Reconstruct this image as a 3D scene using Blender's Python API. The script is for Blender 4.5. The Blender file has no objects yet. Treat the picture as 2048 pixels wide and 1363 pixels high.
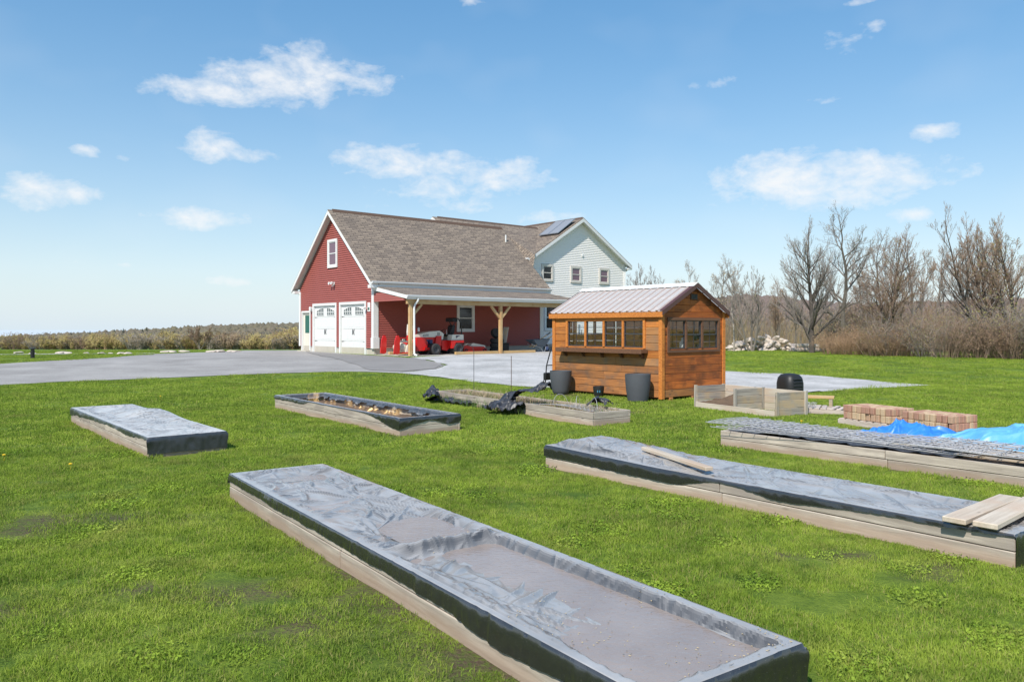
import bpy, bmesh, math, random
import numpy as np
from mathutils import Vector, Matrix, Quaternion
R = math.radians
random.seed(7)
rng = np.random.default_rng(7)
sc = bpy.context.scene
col = sc.collection

# ------------------------------------------------------------------ camera
cam_d = bpy.data.cameras.new('camera'); cam = bpy.data.objects.new('camera', cam_d); col.objects.link(cam)
cam.location = (0, 0, 1.70); cam.rotation_euler = (R(90), 0, 0)
cam_d.sensor_width = 36; cam_d.lens = 27.42; cam_d.shift_y = -0.01196
cam_d.clip_start = 0.05; cam_d.clip_end = 60000
sc.camera = cam
# ------------------------------------------------------------------ light
SUN = Vector((-0.42, -0.907, 0)).normalized(); EL = R(47)
sdir = Vector((SUN.x*math.cos(EL), SUN.y*math.cos(EL), math.sin(EL)))
sl = bpy.data.lights.new('sun', 'SUN'); so = bpy.data.objects.new('sun', sl); col.objects.link(so)
sl.energy = 3.1; sl.angle = R(0.6); sl.color = (1.0, 0.95, 0.87)
so.rotation_euler = (-sdir).to_track_quat('-Z', 'Y').to_euler(); so.location = (-20, -15, 30)
sc.view_settings.view_transform = 'Standard'; sc.view_settings.look = 'None'
sc.view_settings.exposure = 0.82; sc.view_settings.gamma = 1.0
try: sc.view_settings.use_curve_mapping = False
except Exception: pass
sc.cycles.max_bounces = 8; sc.cycles.transparent_max_bounces = 16

W = bpy.data.worlds.new('World'); sc.world = W; W.use_nodes = True
nt = W.node_tree; nt.nodes.clear()
def wn(t, **k):
    n = nt.nodes.new(t)
    for a, b in k.items(): setattr(n, a, b)
    return n
def wl(a, b): nt.links.new(a, b)
def wm(op, a, b=None, c=None, clamp=False):
    n = nt.nodes.new('ShaderNodeMath'); n.operation = op; n.use_clamp = clamp
    for i, v in enumerate((a, b, c)):
        if v is None: continue
        if isinstance(v, (int, float)): n.inputs[i].default_value = v
        else: nt.links.new(v, n.inputs[i])
    return n.outputs[0]
sky = wn('ShaderNodeTexSky'); sky.sky_type = 'NISHITA'; sky.sun_disc = False
sky.sun_elevation = EL; sky.sun_rotation = math.atan2(SUN.x, SUN.y)
sky.air_density = 1.0; sky.dust_density = 0.25; sky.ozone_density = 1.3; sky.altitude = 200
hs = wn('ShaderNodeHueSaturation'); hs.inputs['Saturation'].default_value = 1.75; hs.inputs['Hue'].default_value = 0.499
hs.inputs['Value'].default_value = 1.0
sc0 = wn('ShaderNodeVectorMath', operation='SCALE'); sc0.inputs['Scale'].default_value = .16; wl(sky.outputs[0], sc0.inputs[0])
gm = wn('ShaderNodeGamma'); gm.inputs['Gamma'].default_value = .60; wl(sc0.outputs[0], gm.inputs[0])
sc1 = wn('ShaderNodeVectorMath', operation='SCALE'); sc1.inputs['Scale'].default_value = 1/.205; wl(gm.outputs[0], sc1.inputs[0])
wl(sc1.outputs[0], hs.inputs['Color'])
tc = wn('ShaderNodeTexCoord'); sx = wn('ShaderNodeSeparateXYZ'); wl(tc.outputs['Generated'], sx.inputs[0])
az = wm('ARCTAN2', sx.outputs[0], sx.outputs[1]); el = wm('ARCSINE', sx.outputs[2])
cm = wn('ShaderNodeCombineXYZ'); wl(az, cm.inputs[0]); wl(wm('MULTIPLY', el, 1.7), cm.inputs[1])
def wnoise(scale, detail, rough, dist=0.0):
    n = wn('ShaderNodeTexNoise'); n.inputs['Scale'].default_value = scale; n.inputs['Detail'].default_value = detail
    n.inputs['Roughness'].default_value = rough; n.inputs['Distortion'].default_value = dist
    wl(cm.outputs[0], n.inputs['Vector']); return n
n1 = wnoise(22, 5, 0.62, 0.3); n2 = wnoise(60, 3, 0.6); n3 = wnoise(7, 2, 0.5)
nsum = wm('ADD', wm('MULTIPLY', wm('SUBTRACT', n1.outputs[0], 0.5), 2.6), wm('MULTIPLY', wm('SUBTRACT', n2.outputs[0], 0.5), 0.9))
# cumulus: azimuth, elevation, half sizes (degrees) and density
CL = [(430,183,130,26,.9),(540,165,130,38,1),(610,150,85,46,1),(700,165,95,26,.75),(745,138,40,12,.5),
      (425,292,55,30,.9),(480,308,70,16,.6),(178,302,34,13,.75),(246,317,22,9,.35),(82,380,72,32,1),(150,388,55,18,.8),
      (405,437,98,19,.85),(800,325,125,30,.9),(745,330,60,24,.7),(960,350,150,36,.75),(900,370,150,34,.55),(930,410,100,20,.4),
      (455,562,46,12,.75),(1650,362,190,44,1.1),(1560,350,110,40,1),(1720,345,120,36,.9),(1590,392,120,22,.7),
      (1875,263,58,19,.75),(1822,429,44,15,.85),(1690,80,58,26,.45),(1735,55,40,16,.4),(940,3,34,10,.5),(1725,2,40,8,.5),
      (1095,435,90,14,.55),(140,525,40,8,.3),(250,530,34,8,.3),(1430,165,90,14,.22),(1660,200,60,10,.2),(740,412,60,10,.3)]
acc = None
flat = wn('ShaderNodeCombineXYZ'); wl(az, flat.inputs[0]); wl(el, flat.inputs[1])
for (px, py, hw, hh, de) in CL:
    a0 = math.atan((px-1024)/1560); e0 = math.atan((657-py)/math.hypot(1560, px-1024))
    ra = hw/1560*math.cos(a0)**2*1.15; re = hh/1560*math.cos(a0)*1.15
    v = wn('ShaderNodeVectorMath', operation='MULTIPLY_ADD'); wl(flat.outputs[0], v.inputs[0])
    v.inputs[1].default_value = (1/ra, 1/re, 0); v.inputs[2].default_value = (-a0/ra, -e0/re, 0)
    d = wn('ShaderNodeVectorMath', operation='DOT_PRODUCT'); wl(v.outputs[0], d.inputs[0]); wl(v.outputs[0], d.inputs[1])
    q = wm('MULTIPLY_ADD', d.outputs['Value'], -.62, .70+.75*(de-1))
    acc = q if acc is None else wm('MAXIMUM', acc, q)
acc = wm('ADD', wm('MAXIMUM', acc, -.9), wm('MULTIPLY', nsum, .80))
acc = wm('SMOOTH_MIN', wm('MAXIMUM', acc, 0.0), 1.0, 0.35)
thin = wm('MULTIPLY', wm('MAXIMUM', wm('SUBTRACT', n3.outputs[0], 0.5), 0.0), 0.30)
acc = wm('MULTIPLY', wm('ADD', acc, thin), 0.90, clamp=True)
hz = wm('POWER', 2.718, wm('MULTIPLY', wm('MAXIMUM', el, 0.0), -7.5))            # pale air near the horizon
hm = wn('ShaderNodeMix', data_type='RGBA'); wl(wm('MULTIPLY', hz, .92, clamp=True), hm.inputs['Factor']); wl(hs.outputs[0], hm.inputs['A']); hm.inputs['B'].default_value = (3.7, 4.4, 5.0, 1)
mx = wn('ShaderNodeMix', data_type='RGBA'); wl(acc, mx.inputs['Factor'])
wl(hm.outputs['Result'], mx.inputs['A']); mx.inputs['B'].default_value = (5.2, 5.25, 5.3, 1)
bg = wn('ShaderNodeBackground'); bg.inputs['Strength'].default_value = 0.105; wl(mx.outputs['Result'], bg.inputs['Color'])
W.cycles.sampling_method = 'MANUAL'; W.cycles.sample_map_resolution = 256
wo = wn('ShaderNodeOutputWorld'); wl(bg.outputs[0], wo.inputs[0])

# ------------------------------------------------------------------ numeric helpers
def vnoise(x, y, seed=0):
    xi = np.floor(x).astype(np.int64); yi = np.floor(y).astype(np.int64); xf = x-xi; yf = y-yi
    def h(a, b):
        n = (a*374761393 + b*668265263 + seed*1274126177) & 0xffffffff
        n = ((n ^ (n >> 13))*1274126177) & 0xffffffff
        return ((n ^ (n >> 16)) & 0xffff)/65535.0
    u = xf*xf*(3-2*xf); v = yf*yf*(3-2*yf)
    return (h(xi,yi)*(1-u)+h(xi+1,yi)*u)*(1-v) + (h(xi,yi+1)*(1-u)+h(xi+1,yi+1)*u)*v
def fbm(x, y, oct=4, seed=0):
    s = 0; a = .5; t = 0
    for o in range(oct): s = s+a*vnoise(x*2**o, y*2**o, seed+o*17); t += a; a *= .5
    return s/t
def sstep(a, b, x):
    t = np.clip((x-a)/(b-a), 0, 1); return t*t*(3-2*t)
def gz(x, y):                                   # terrain height
    y = np.asarray(y, float); x = np.asarray(x, float)
    z = .41*sstep(22, 35, y)
    z = z - .0262*np.clip(y-46, 0, 450) - .02*np.clip(y-600, 0, 3000)
    return z
def inpoly(px, py, poly):
    c = np.zeros(np.shape(px), bool); n = len(poly); j = n-1
    for i in range(n):
        xi, yi = poly[i]; xj, yj = poly[j]
        with np.errstate(divide='ignore', invalid='ignore'):
            c ^= ((yi > py) != (yj > py)) & (px < (xj-xi)*(py-yi)/((yj-yi) if yj != yi else 1e-9)+xi)
        j = i
    return c
def gp(px, py, zz=None):                        # a point of the lawn measured in the photograph -> metres
    z = 0.0
    for _ in range(12):
        d = (1.7-z)*1560/(py-657)
        z = float(gz(0, d)) if zz is None else zz
    return ((px-1024)/1560*d, d)

# ------------------------------------------------------------------ materials
class NT:
    def __init__(s, name):
        s.m = bpy.data.materials.new(name); s.m.use_nodes = True; s.t = s.m.node_tree; s.t.nodes.clear()
        s.out = s.t.nodes.new('ShaderNodeOutputMaterial')
    def n(s, t, ins=None, **k):
        n = s.t.nodes.new(t)
        for a, b in k.items(): setattr(n, a, b)
        for a, b in (ins or {}).items(): s.set(n.inputs[a], b)
        return n
    def set(s, i, v):
        if hasattr(v, 'is_output') or isinstance(v, bpy.types.NodeSocket): s.t.links.new(v, i)
        elif isinstance(v, tuple) and len(v) == 3 and i.type == 'RGBA': i.default_value = (*v, 1)
        else: i.default_value = v
    def math(s, op, a, b=None, c=None, clamp=False):
        n = s.t.nodes.new('ShaderNodeMath'); n.operation = op; n.use_clamp = clamp
        for i, v in enumerate((a, b, c)):
            if v is not None: s.set(n.inputs[i], v)
        return n.outputs[0]
    def mix(s, f, a, b, blend='MIX'):
        n = s.t.nodes.new('ShaderNodeMix'); n.data_type = 'RGBA'; n.blend_type = blend
        s.set(n.inputs['Factor'], f); s.set(n.inputs['A'], a); s.set(n.inputs['B'], b); return n.outputs['Result']
    def noise(s, vec, scale, detail=3, rough=.55, dist=0.0):
        n = s.n('ShaderNodeTexNoise', {'Scale': scale, 'Detail': detail, 'Roughness': rough, 'Distortion': dist})
        if vec is not None: s.t.links.new(vec, n.inputs['Vector'])
        return n.outputs['Fac']
    def ramp(s, f, stops):
        n = s.t.nodes.new('ShaderNodeValToRGB'); e = n.color_ramp.elements
        while len(e) < len(stops): e.new(.5)
        for i, (p, c) in enumerate(stops): e[i].position = p; e[i].color = (*c, 1) if len(c) == 3 else c
        s.set(n.inputs['Fac'], f); return n.outputs['Color']
    def map(s, vec, scale=(1,1,1), loc=(0,0,0)):
        n = s.n('ShaderNodeMapping'); n.inputs['Scale'].default_value = scale; s.set(n.inputs['Location'], loc)
        s.t.links.new(vec, n.inputs['Vector']); return n.outputs[0]
    def objvec(s):                              # object coordinates shifted by a random amount for each object
        o = s.n('ShaderNodeTexCoord').outputs['Object']; r = s.n('ShaderNodeObjectInfo').outputs['Random']
        v = s.n('ShaderNodeVectorMath', operation='ADD'); s.t.links.new(o, v.inputs[0])
        c = s.n('ShaderNodeCombineXYZ'); k = s.math('MULTIPLY', r, 37.0)
        for i in range(3): s.t.links.new(k, c.inputs[i])
        s.t.links.new(c.outputs[0], v.inputs[1]); s.rand = r; return v.outputs[0]
    def world(s): return s.n('ShaderNodeNewGeometry').outputs['Position']
    def bump(s, h, st, dist=.01):
        n = s.n('ShaderNodeBump', {'Strength': st, 'Distance': dist}); s.t.links.new(h, n.inputs['Height']); return n.outputs[0]
    def bsdf(s, color, rough=.6, normal=None, **k):
        b = s.n('ShaderNodeBsdfPrincipled'); s.set(b.inputs['Base Color'], color); s.set(b.inputs['Roughness'], rough)
        if normal is not None: s.t.links.new(normal, b.inputs['Normal'])
        for a, v in k.items(): s.set(b.inputs[a.replace('_', ' ')], v)
        s.t.links.new(b.outputs[0], s.out.inputs[0]); return b
M = {}
def plain(name, c, rough=.6, var=.25, scale=6, bump=.15, **k):
    s = NT(name); v = s.objvec(); f = s.noise(v, scale, 4, .6)
    g = s.noise(v, scale*9, 3, .6)
    c1 = tuple(x*(1-var) for x in c); c2 = tuple(min(1, x*(1+var)) for x in c)
    cc = s.mix(s.math('ADD', s.math('MULTIPLY', f, .7), s.math('MULTIPLY', g, .3)), c1, c2)
    s.bsdf(cc, rough, s.bump(g, bump, .004) if bump else None, **k); M[name] = s.m; return s.m
def wood(name, light, dark, stain=None, grain=26, rough=.75, knots=True, pervar=.25, low=None, stain_amt=1.0):
    s = NT(name); v = s.objvec()
    st = s.map(v, (1.6, grain, grain)); g = s.noise(st, 1.0, 5, .62, .35); fine = s.noise(s.map(v, (5, 110, 110)), 1.0, 3, .6)
    c = s.mix(s.ramp(g, [(.30, (0,0,0)), (.68, (1,1,1))]), dark, light)
    if knots:
        w = s.n('ShaderNodeTexVoronoi', {'Scale': 1.0}); s.t.links.new(s.map(v, (2.1, 6.5, 6.5)), w.inputs['Vector'])
        kn = s.ramp(w.outputs['Distance'], [(.05, (1,1,1)), (.11, (0,0,0))])
        c = s.mix(s.math('MULTIPLY', s.n('ShaderNodeSeparateColor', {'Color': kn}).outputs[0], .8), c, tuple(x*.35 for x in dark))
    blot = s.noise(v, 2.3, 4, .6)
    if stain: c = s.mix(s.math('MULTIPLY', s.ramp(blot, [(.46, (0,0,0)), (.66, (1,1,1))]), .75*stain_amt), c, stain)
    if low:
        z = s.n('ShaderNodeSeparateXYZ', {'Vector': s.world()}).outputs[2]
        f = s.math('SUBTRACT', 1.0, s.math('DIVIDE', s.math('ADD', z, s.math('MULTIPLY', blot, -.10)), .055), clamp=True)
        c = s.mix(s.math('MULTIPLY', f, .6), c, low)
    hv = s.n('ShaderNodeHueSaturation'); s.set(hv.inputs['Color'], c)
    s.set(hv.inputs['Value'], s.math('ADD', 1-pervar/2, s.math('MULTIPLY', s.rand, pervar)))
    h = s.math('ADD', g, s.math('MULTIPLY', fine, .6))
    s.bsdf(hv.outputs[0], rough, s.bump(h, .35, .006)); M[name] = s.m
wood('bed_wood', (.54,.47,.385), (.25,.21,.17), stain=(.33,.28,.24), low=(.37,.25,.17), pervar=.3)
wood('lumber', (.62,.43,.21), (.46,.29,.125), stain=(.54,.33,.13), pervar=.2)
wood('post_wood', (.62,.43,.22), (.45,.28,.12), stain=(.46,.25,.1), pervar=.2)
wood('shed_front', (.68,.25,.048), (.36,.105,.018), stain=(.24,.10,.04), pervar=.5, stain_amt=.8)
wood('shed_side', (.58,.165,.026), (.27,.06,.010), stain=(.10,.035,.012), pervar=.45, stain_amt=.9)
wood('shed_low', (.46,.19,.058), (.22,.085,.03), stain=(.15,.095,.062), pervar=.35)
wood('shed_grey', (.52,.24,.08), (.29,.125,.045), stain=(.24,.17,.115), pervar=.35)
wood('shed_trim', (.66,.24,.045), (.38,.115,.02), pervar=.15)
wood('shed_dark', (.19,.09,.045), (.1,.045,.024), pervar=.2)
wood('shed_inside', (.62,.40,.2), (.46,.27,.12), pervar=.2)
wood('grey_wood', (.43,.385,.32), (.22,.2,.175), stain=(.5,.36,.2), pervar=.45)
wood('pallet_wood', (.62,.53,.46), (.42,.34,.29), pervar=.3)
wood('pale_wood', (.6,.52,.42), (.42,.35,.27), stain=(.5,.37,.27), pervar=.15)
plain('white_trim', (.72,.72,.70), .45, .04, 3, .05)
plain('white_metal', (.70,.70,.68), .35, .04, 3, .0)
plain('soffit', (.62,.58,.52), .6, .05, 3, .05)
plain('gutter', (.70,.70,.69), .35, .06, 2, .0)
plain('concrete', (.47,.43,.36), .85, .2, 3, .4)
plain('slab', (.50,.475,.44), .85, .15, 2, .3)
plain('black_metal', (.015,.015,.016), .45, .3, 6, .1)
plain('dark_metal', (.05,.05,.055), .4, .3, 6, .1)
plain('steel', (.45,.45,.46), .35, .2, 9, .1, Metallic=.85)
plain('wire', (.58,.56,.55), .45, .35, 4, .0, Metallic=.4)
plain('rust', (.10,.06,.04), .8, .4, 9, .2)
plain('tractor_red', (.58,.016,.014), .32, .12, 4, .0)
plain('deep_red', (.40,.012,.012), .4, .2, 4, .0)
plain('tractor_cream', (.68,.64,.54), .4, .06, 3, .0)
plain('rubber', (.032,.032,.034), .8, .3, 9, .3)
plain('seat_black', (.02,.02,.021), .55, .2, 6, .1)
plain('engine_blue', (.02,.03,.10), .4, .2, 6, .1)
plain('pot', (.075,.08,.09), .72, .18, 4, .2)
plain('pot_black', (.018,.018,.018), .5, .2, 4, .1)
plain('pot_soil', (.05,.035,.024), .95, .4, 12, .6)
plain('label_white', (.72,.82,.84), .5, .02, 3, .0)
plain('label_blue', (.05,.22,.32), .5, .02, 3, .0)
plain('barrow_tray', (.075,.105,.135), .45, .15, 3, .1)
plain('wheel_blue', (.20,.26,.45), .5, .15, 3, .1)
plain('stone', (.56,.48,.41), .9, .35, 5, .5)
plain('brick', (.44,.285,.19), .9, .28, 8, .4)
plain('brick_tan', (.50,.365,.235), .9, .28, 8, .4)
plain('brick_red', (.38,.21,.15), .9, .28, 8, .4)
plain('solar', (.26,.265,.28), .28, .05, 3, .0)
plain('brown_trim', (.10,.042,.034), .4, .1, 3, .0)
plain('print_dark', (.03,.02,.06), .5, .05, 3, .0)
plain('yellow', (.75,.5,.02), .5, .1, 3, .0)
plain('green_label', (.025,.12,.09), .5, .05, 3, .0)
plain('bark_dark', (.09,.075,.064), .95, .35, 5, .5)
plain('bark_grey', (.19,.165,.14), .95, .3, 5, .4)
plain('bark_pale', (.33,.29,.245), .95, .3, 5, .4)
plain('twig_grey', (.25,.215,.19), .9, .3, 3, .0)
plain('twig_brown', (.27,.185,.13), .9, .35, 2, .0)
plain('twig_tan', (.34,.22,.13), .9, .35, 2, .0)
plain('bud_olive', (.27,.25,.08), .8, .35, 2, .0)
plain('bud_brown', (.32,.21,.12), .8, .35, 2, .0)
plain('bud_yellow', (.54,.46,.17), .8, .35, .4, .0)
plain('bud_tan', (.44,.33,.18), .8, .3, .4, .0)
plain('reed', (.47,.31,.185), .9, .3, 2, .0)
plain('conifer', (.03,.055,.032), .9, .4, 3, .0)
plain('clutter', (.055,.075,.075), .6, .4, 9, .1)
plain('weed_green', (.085,.15,.025), .6, .35, 3, .0)
plain('weed_dry', (.42,.33,.2), .8, .3, 3, .0)
def siding(name, c, var):
    s = NT(name); v = s.world(); f = s.noise(v, .8, 3, .6); g = s.noise(s.map(v, (1,1,14)), 2.2, 2, .5)
    c2 = tuple(min(1, x*(1+var)) for x in c); c1 = tuple(x*(1-var) for x in c)
    s.bsdf(s.mix(s.math('ADD', s.math('MULTIPLY', f, .5), s.math('MULTIPLY', g, .5)), c1, c2), .55); M[name] = s.m
siding('red_siding', (.335,.092,.074), .14); siding('white_siding', (.88,.835,.785), .04)
# roof shingles, laid in courses over the slope's own coordinates
s = NT('shingles'); uv = s.n('ShaderNodeUVMap').outputs[0]
b = s.n('ShaderNodeTexBrick', {'Scale': 1.0, 'Mortar Size': .022, 'Mortar Smooth': .3, 'Bias': 0.0, 'Brick Width': .42, 'Row Height': .165,
    'Color1': (.30,.235,.175,1), 'Color2': (.135,.105,.085,1), 'Mortar': (.035,.028,.024,1)}, offset=.37, squash=1.0)
s.t.links.new(uv, b.inputs['Vector']); f = s.noise(uv, .7, 4, .6); g = s.noise(uv, 40, 2, .5)
c = s.mix(s.math('MULTIPLY', s.ramp(f, [(.35,(0,0,0)),(.7,(1,1,1))]), .22), b.outputs['Color'], (.29,.235,.19))
c = s.mix(.20, c, s.mix(g, (.10,.08,.065), (.36,.29,.23)))
s.bsdf(c, .9, s.bump(b.outputs['Fac'], .5, .01)); M['shingles'] = s.m
# glass
s = NT('glass'); tr = s.n('ShaderNodeBsdfTransparent', {'Color': (.86,.9,.9)}); gl = s.n('ShaderNodeBsdfGlossy', {'Roughness': .02, 'Color': (.9,.95,1)})
ms = s.n('ShaderNodeMixShader', {'Fac': .055})
s.t.links.new(tr.outputs[0], ms.inputs[1]); s.t.links.new(gl.outputs[0], ms.inputs[2]); s.t.links.new(ms.outputs[0], s.out.inputs[0]); M['glass'] = s.m
s = NT('dark_glass'); s.bsdf((.012,.013,.016), .06, s.bump(s.noise(s.world(), 1.4, 2, .5), .03, .05), Specular_IOR_Level=.7); M['dark_glass'] = s.m
s = NT('door_glass'); s.bsdf((.07,.09,.09), .08, None, Specular_IOR_Level=.8); M['door_glass'] = s.m
s = NT('tint_glass'); s.bsdf((.16,.085,.115), .08, s.bump(s.noise(s.world(), 1.4, 2, .5), .03, .05), Specular_IOR_Level=.8); M['tint_glass'] = s.m
# plastic film
def film(name, c, rough, dust_sheen, spec):
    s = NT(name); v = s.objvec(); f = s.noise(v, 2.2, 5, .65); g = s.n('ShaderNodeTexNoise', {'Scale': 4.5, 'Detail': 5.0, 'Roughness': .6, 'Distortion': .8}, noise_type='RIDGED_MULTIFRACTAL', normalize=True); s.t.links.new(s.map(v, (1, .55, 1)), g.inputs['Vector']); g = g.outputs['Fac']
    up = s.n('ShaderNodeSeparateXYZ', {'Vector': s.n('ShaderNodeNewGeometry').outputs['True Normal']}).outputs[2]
    k = s.math('MULTIPLY', s.math('POWER', s.math('MAXIMUM', up, 0.0), 4.0), s.ramp(f, [(.30,(.66,.66,.66)),(.66,(1,1,1))]))  # upward faces lightened: settled dust, with sky sheen put into the colour
    cc = s.mix(k, c, dust_sheen); sp = s.ramp(s.noise(v, 150, 2, .5), [(.68,(0,0,0)),(.74,(1,1,1))])
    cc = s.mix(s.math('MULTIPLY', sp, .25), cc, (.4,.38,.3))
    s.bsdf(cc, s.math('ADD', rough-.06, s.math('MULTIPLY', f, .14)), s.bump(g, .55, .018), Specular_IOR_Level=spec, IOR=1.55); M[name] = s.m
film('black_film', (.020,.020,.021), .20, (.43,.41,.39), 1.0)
film('dusty_sheen_film', (.030,.032,.037), .30, (.60,.575,.54), .8)
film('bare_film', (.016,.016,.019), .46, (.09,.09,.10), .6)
def tarp(name, a, b):
    s = NT(name); v = s.objvec(); f = s.noise(v, 5, 5, .65, .5); w = s.noise(v, 60, 2, .5)
    s.bsdf(s.mix(f, a, b), .42, s.bump(w, .15, .004), Specular_IOR_Level=.6); M[name] = s.m
tarp('tarp_blue', (.015,.10,.50), (.05,.30,.72)); tarp('tarp_light', (.035,.28,.56), (.20,.48,.68))
# shed roof: translucent ribbed sheet
s = NT('roof_sheet'); v = s.n('ShaderNodeTexCoord').outputs['Object']; f = s.noise(s.map(v, (.6, 5, 1)), 1.4, 4, .6)
b = s.n('ShaderNodeBsdfPrincipled', {'Base Color': s.mix(f, (.70,.665,.64), (.93,.92,.91)), 'Roughness': .3, 'Specular IOR Level': .6}); tl = s.n('ShaderNodeBsdfTranslucent', {'Color': (.9,.86,.82)})
ms = s.n('ShaderNodeMixShader', {'Fac': .45}); s.t.links.new(b.outputs[0], ms.inputs[1]); s.t.links.new(tl.outputs[0], ms.inputs[2]); s.t.links.new(ms.outputs[0], s.out.inputs[0]); M['roof_sheet'] = s.m
plain('rib_shade', (.34,.27,.245), .4, .2, 3, .0)  # darker tone for the rib sides, their shade put into the colour
# water
s = NT('puddle_water'); v = s.world(); h = s.noise(s.map(v, (22, 30, 1)), 1.0, 3, .55, .6)
cw = s.mix(s.noise(v, 2.1, 4, .6), (.22,.165,.132), (.42,.345,.295))
s.bsdf(cw, .04, s.bump(h, .40, .010), Specular_IOR_Level=1.0, IOR=1.6); M['puddle_water'] = s.m
s = NT('lake_water'); s.bsdf((.50,.55,.58), .9); M['lake_water'] = s.m
# soil, gravel, asphalt
s = NT('soil'); v = s.world(); f = s.noise(v, 7, 5, .7); g = s.noise(v, 45, 3, .6)
s.bsdf(s.mix(g, s.mix(f, (.06,.04,.026), (.17,.105,.062)), s.mix(f, (.10,.06,.035), (.27,.18,.11))), .95, s.bump(g, .9, .03)); M['soil'] = s.m
s = NT('gravel'); v = s.world(); w = s.n('ShaderNodeTexVoronoi', {'Scale': 22.0}); s.t.links.new(v, w.inputs['Vector'])
f = s.ramp(s.noise(v, .6, 6, .7), [(.34,(0,0,0)),(.66,(1,1,1))]); g = s.noise(s.map(v, (.5, 1.6, 1)), 1.6, 4, .65)
c = s.mix(.5, w.outputs['Color'], (.5,.5,.5)); c = s.mix(1.0, s.mix(f, (.34,.335,.325), (.54,.525,.51)), s.mix(.45, (1,1,1), s.n('ShaderNodeHueSaturation', {'Saturation': .0, 'Value': 1.6, 'Color': c}).outputs[0]), 'MULTIPLY')
c = s.mix(s.math('MULTIPLY', s.ramp(g, [(.55,(0,0,0)),(.72,(1,1,1))]), .55), c, (.24,.215,.185))
s.bsdf(c, .95, s.bump(w.outputs['Distance'], .8, .02)); M['gravel'] = s.m
s = NT('asphalt'); v = s.world(); f = s.noise(v, .55, 6, .7); g = s.noise(v, 45, 4, .7); q = s.noise(s.map(v, (.25, 2.2, 1)), 1.0, 5, .7)
c = s.mix(s.ramp(f, [(.32,(0,0,0)),(.68,(1,1,1))]), (.22,.20,.185), (.41,.385,.36)); c = s.mix(s.math('MULTIPLY', s.ramp(q, [(.5,(0,0,0)),(.75,(1,1,1))]), .6), c, (.17,.155,.142))
c = s.mix(.35, c, s.mix(s.ramp(g, [(.35,(0,0,0)),(.65,(1,1,1))]), (.08,.08,.08), (.52,.5,.47))); s.bsdf(c, .88, s.bump(g, .5, .008)); M['asphalt'] = s.m
s = NT('asphalt_dark'); v = s.world(); g = s.noise(v, 60, 3, .6); f = s.noise(v, .8, 4, .6)
s.bsdf(s.mix(f, (.19,.178,.168), (.29,.272,.256)), .85, s.bump(g, .5, .008)); M['asphalt_dark'] = s.m
s = NT('red_board'); s.bsdf((.3,.05,.035), .6); M['red_board'] = s.m
# grass
def grass_color(s, v, k):
    a = s.noise(v, .55, 4, .6); b_ = s.noise(v, 3.1, 4, .65); c_ = s.noise(v, 14, 3, .6)
    f = s.math('ADD', s.math('ADD', s.math('MULTIPLY', a, .38), s.math('MULTIPLY', b_, .40)), s.math('MULTIPLY', c_, .22))
    return s.ramp(f, [(.30, tuple(x*k for x in (.040,.078,.010))), (.45, tuple(x*k for x in (.112,.178,.019))), (.55, tuple(x*k for x in (.190,.262,.030))), (.72, tuple(x*k for x in (.32,.36,.07)))])
s = NT('lawn'); v = s.world(); c = grass_color(s, v, .92)
far = s.n('ShaderNodeSeparateXYZ', {'Vector': v}).outputs[1]
st = s.noise(s.map(v, (.35, 1.5, 1)), 1.3, 4, .65); c = s.mix(s.math('MULTIPLY', s.ramp(st, [(.5,(0,0,0)),(.72,(1,1,1))]), .45), c, (.045,.105,.013))
dry = s.noise(v, 1.1, 5, .7); c = s.mix(s.math('MULTIPLY', s.ramp(dry, [(.63,(0,0,0)),(.73,(1,1,1))]), .5), c, (.25,.20,.10))
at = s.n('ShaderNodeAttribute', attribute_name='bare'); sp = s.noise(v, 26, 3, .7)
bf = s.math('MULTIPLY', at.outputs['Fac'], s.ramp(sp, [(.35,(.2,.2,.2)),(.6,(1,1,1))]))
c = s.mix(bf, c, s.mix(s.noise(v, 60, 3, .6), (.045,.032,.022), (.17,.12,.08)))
s.bsdf(c, .9, s.bump(s.noise(v, 38, 4, .7), 1.0, .03), Specular_IOR_Level=.2); M['lawn'] = s.m
s = NT('grass_blade'); v = s.world(); c = grass_color(s, v, 1.55); at = s.n('ShaderNodeAttribute', attribute_name='tint')
r = s.n('ShaderNodeObjectInfo').outputs['Random']
c = s.mix(s.math('MULTIPLY', at.outputs['Fac'], .8), c, (.40,.35,.14))
dr = s.ramp(s.noise(v, 1.3, 5, .7), [(.52,(0,0,0)),(.70,(1,1,1))]); c = s.mix(s.math('MULTIPLY', dr, .45), c, (.34,.30,.10))
dk = s.ramp(s.noise(v, 2.4, 4, .7), [(.30,(1,1,1)),(.46,(0,0,0))]); c = s.mix(s.math('MULTIPLY', dk, .5), c, (.045,.10,.012))
df = s.n('ShaderNodeBsdfPrincipled', {'Base Color': c, 'Roughness': .6, 'Specular IOR Level': .12}); tl = s.n('ShaderNodeBsdfTranslucent', {'Color': s.mix(.5, c, (.24,.34,.02))})
ms = s.n('ShaderNodeMixShader', {'Fac': .28}); s.t.links.new(df.outputs[0], ms.inputs[1]); s.t.links.new(tl.outputs[0], ms.inputs[2]); s.t.links.new(ms.outputs[0], s.out.inputs[0]); M['grass_blade'] = s.m
s = NT('far_wood'); v = s.world(); f = s.noise(v, .02, 4, .6); g = s.noise(v, .12, 4, .7)
s.bsdf(s.mix(g, s.mix(f, (.085,.08,.045), (.15,.115,.095)), s.mix(f, (.15,.145,.06), (.20,.165,.14))), .95); M['far_wood'] = s.m
s = NT('far_wood_brown'); v = s.world(); f = s.noise(v, .012, 4, .6); g = s.noise(v, .15, 4, .7)
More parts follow.
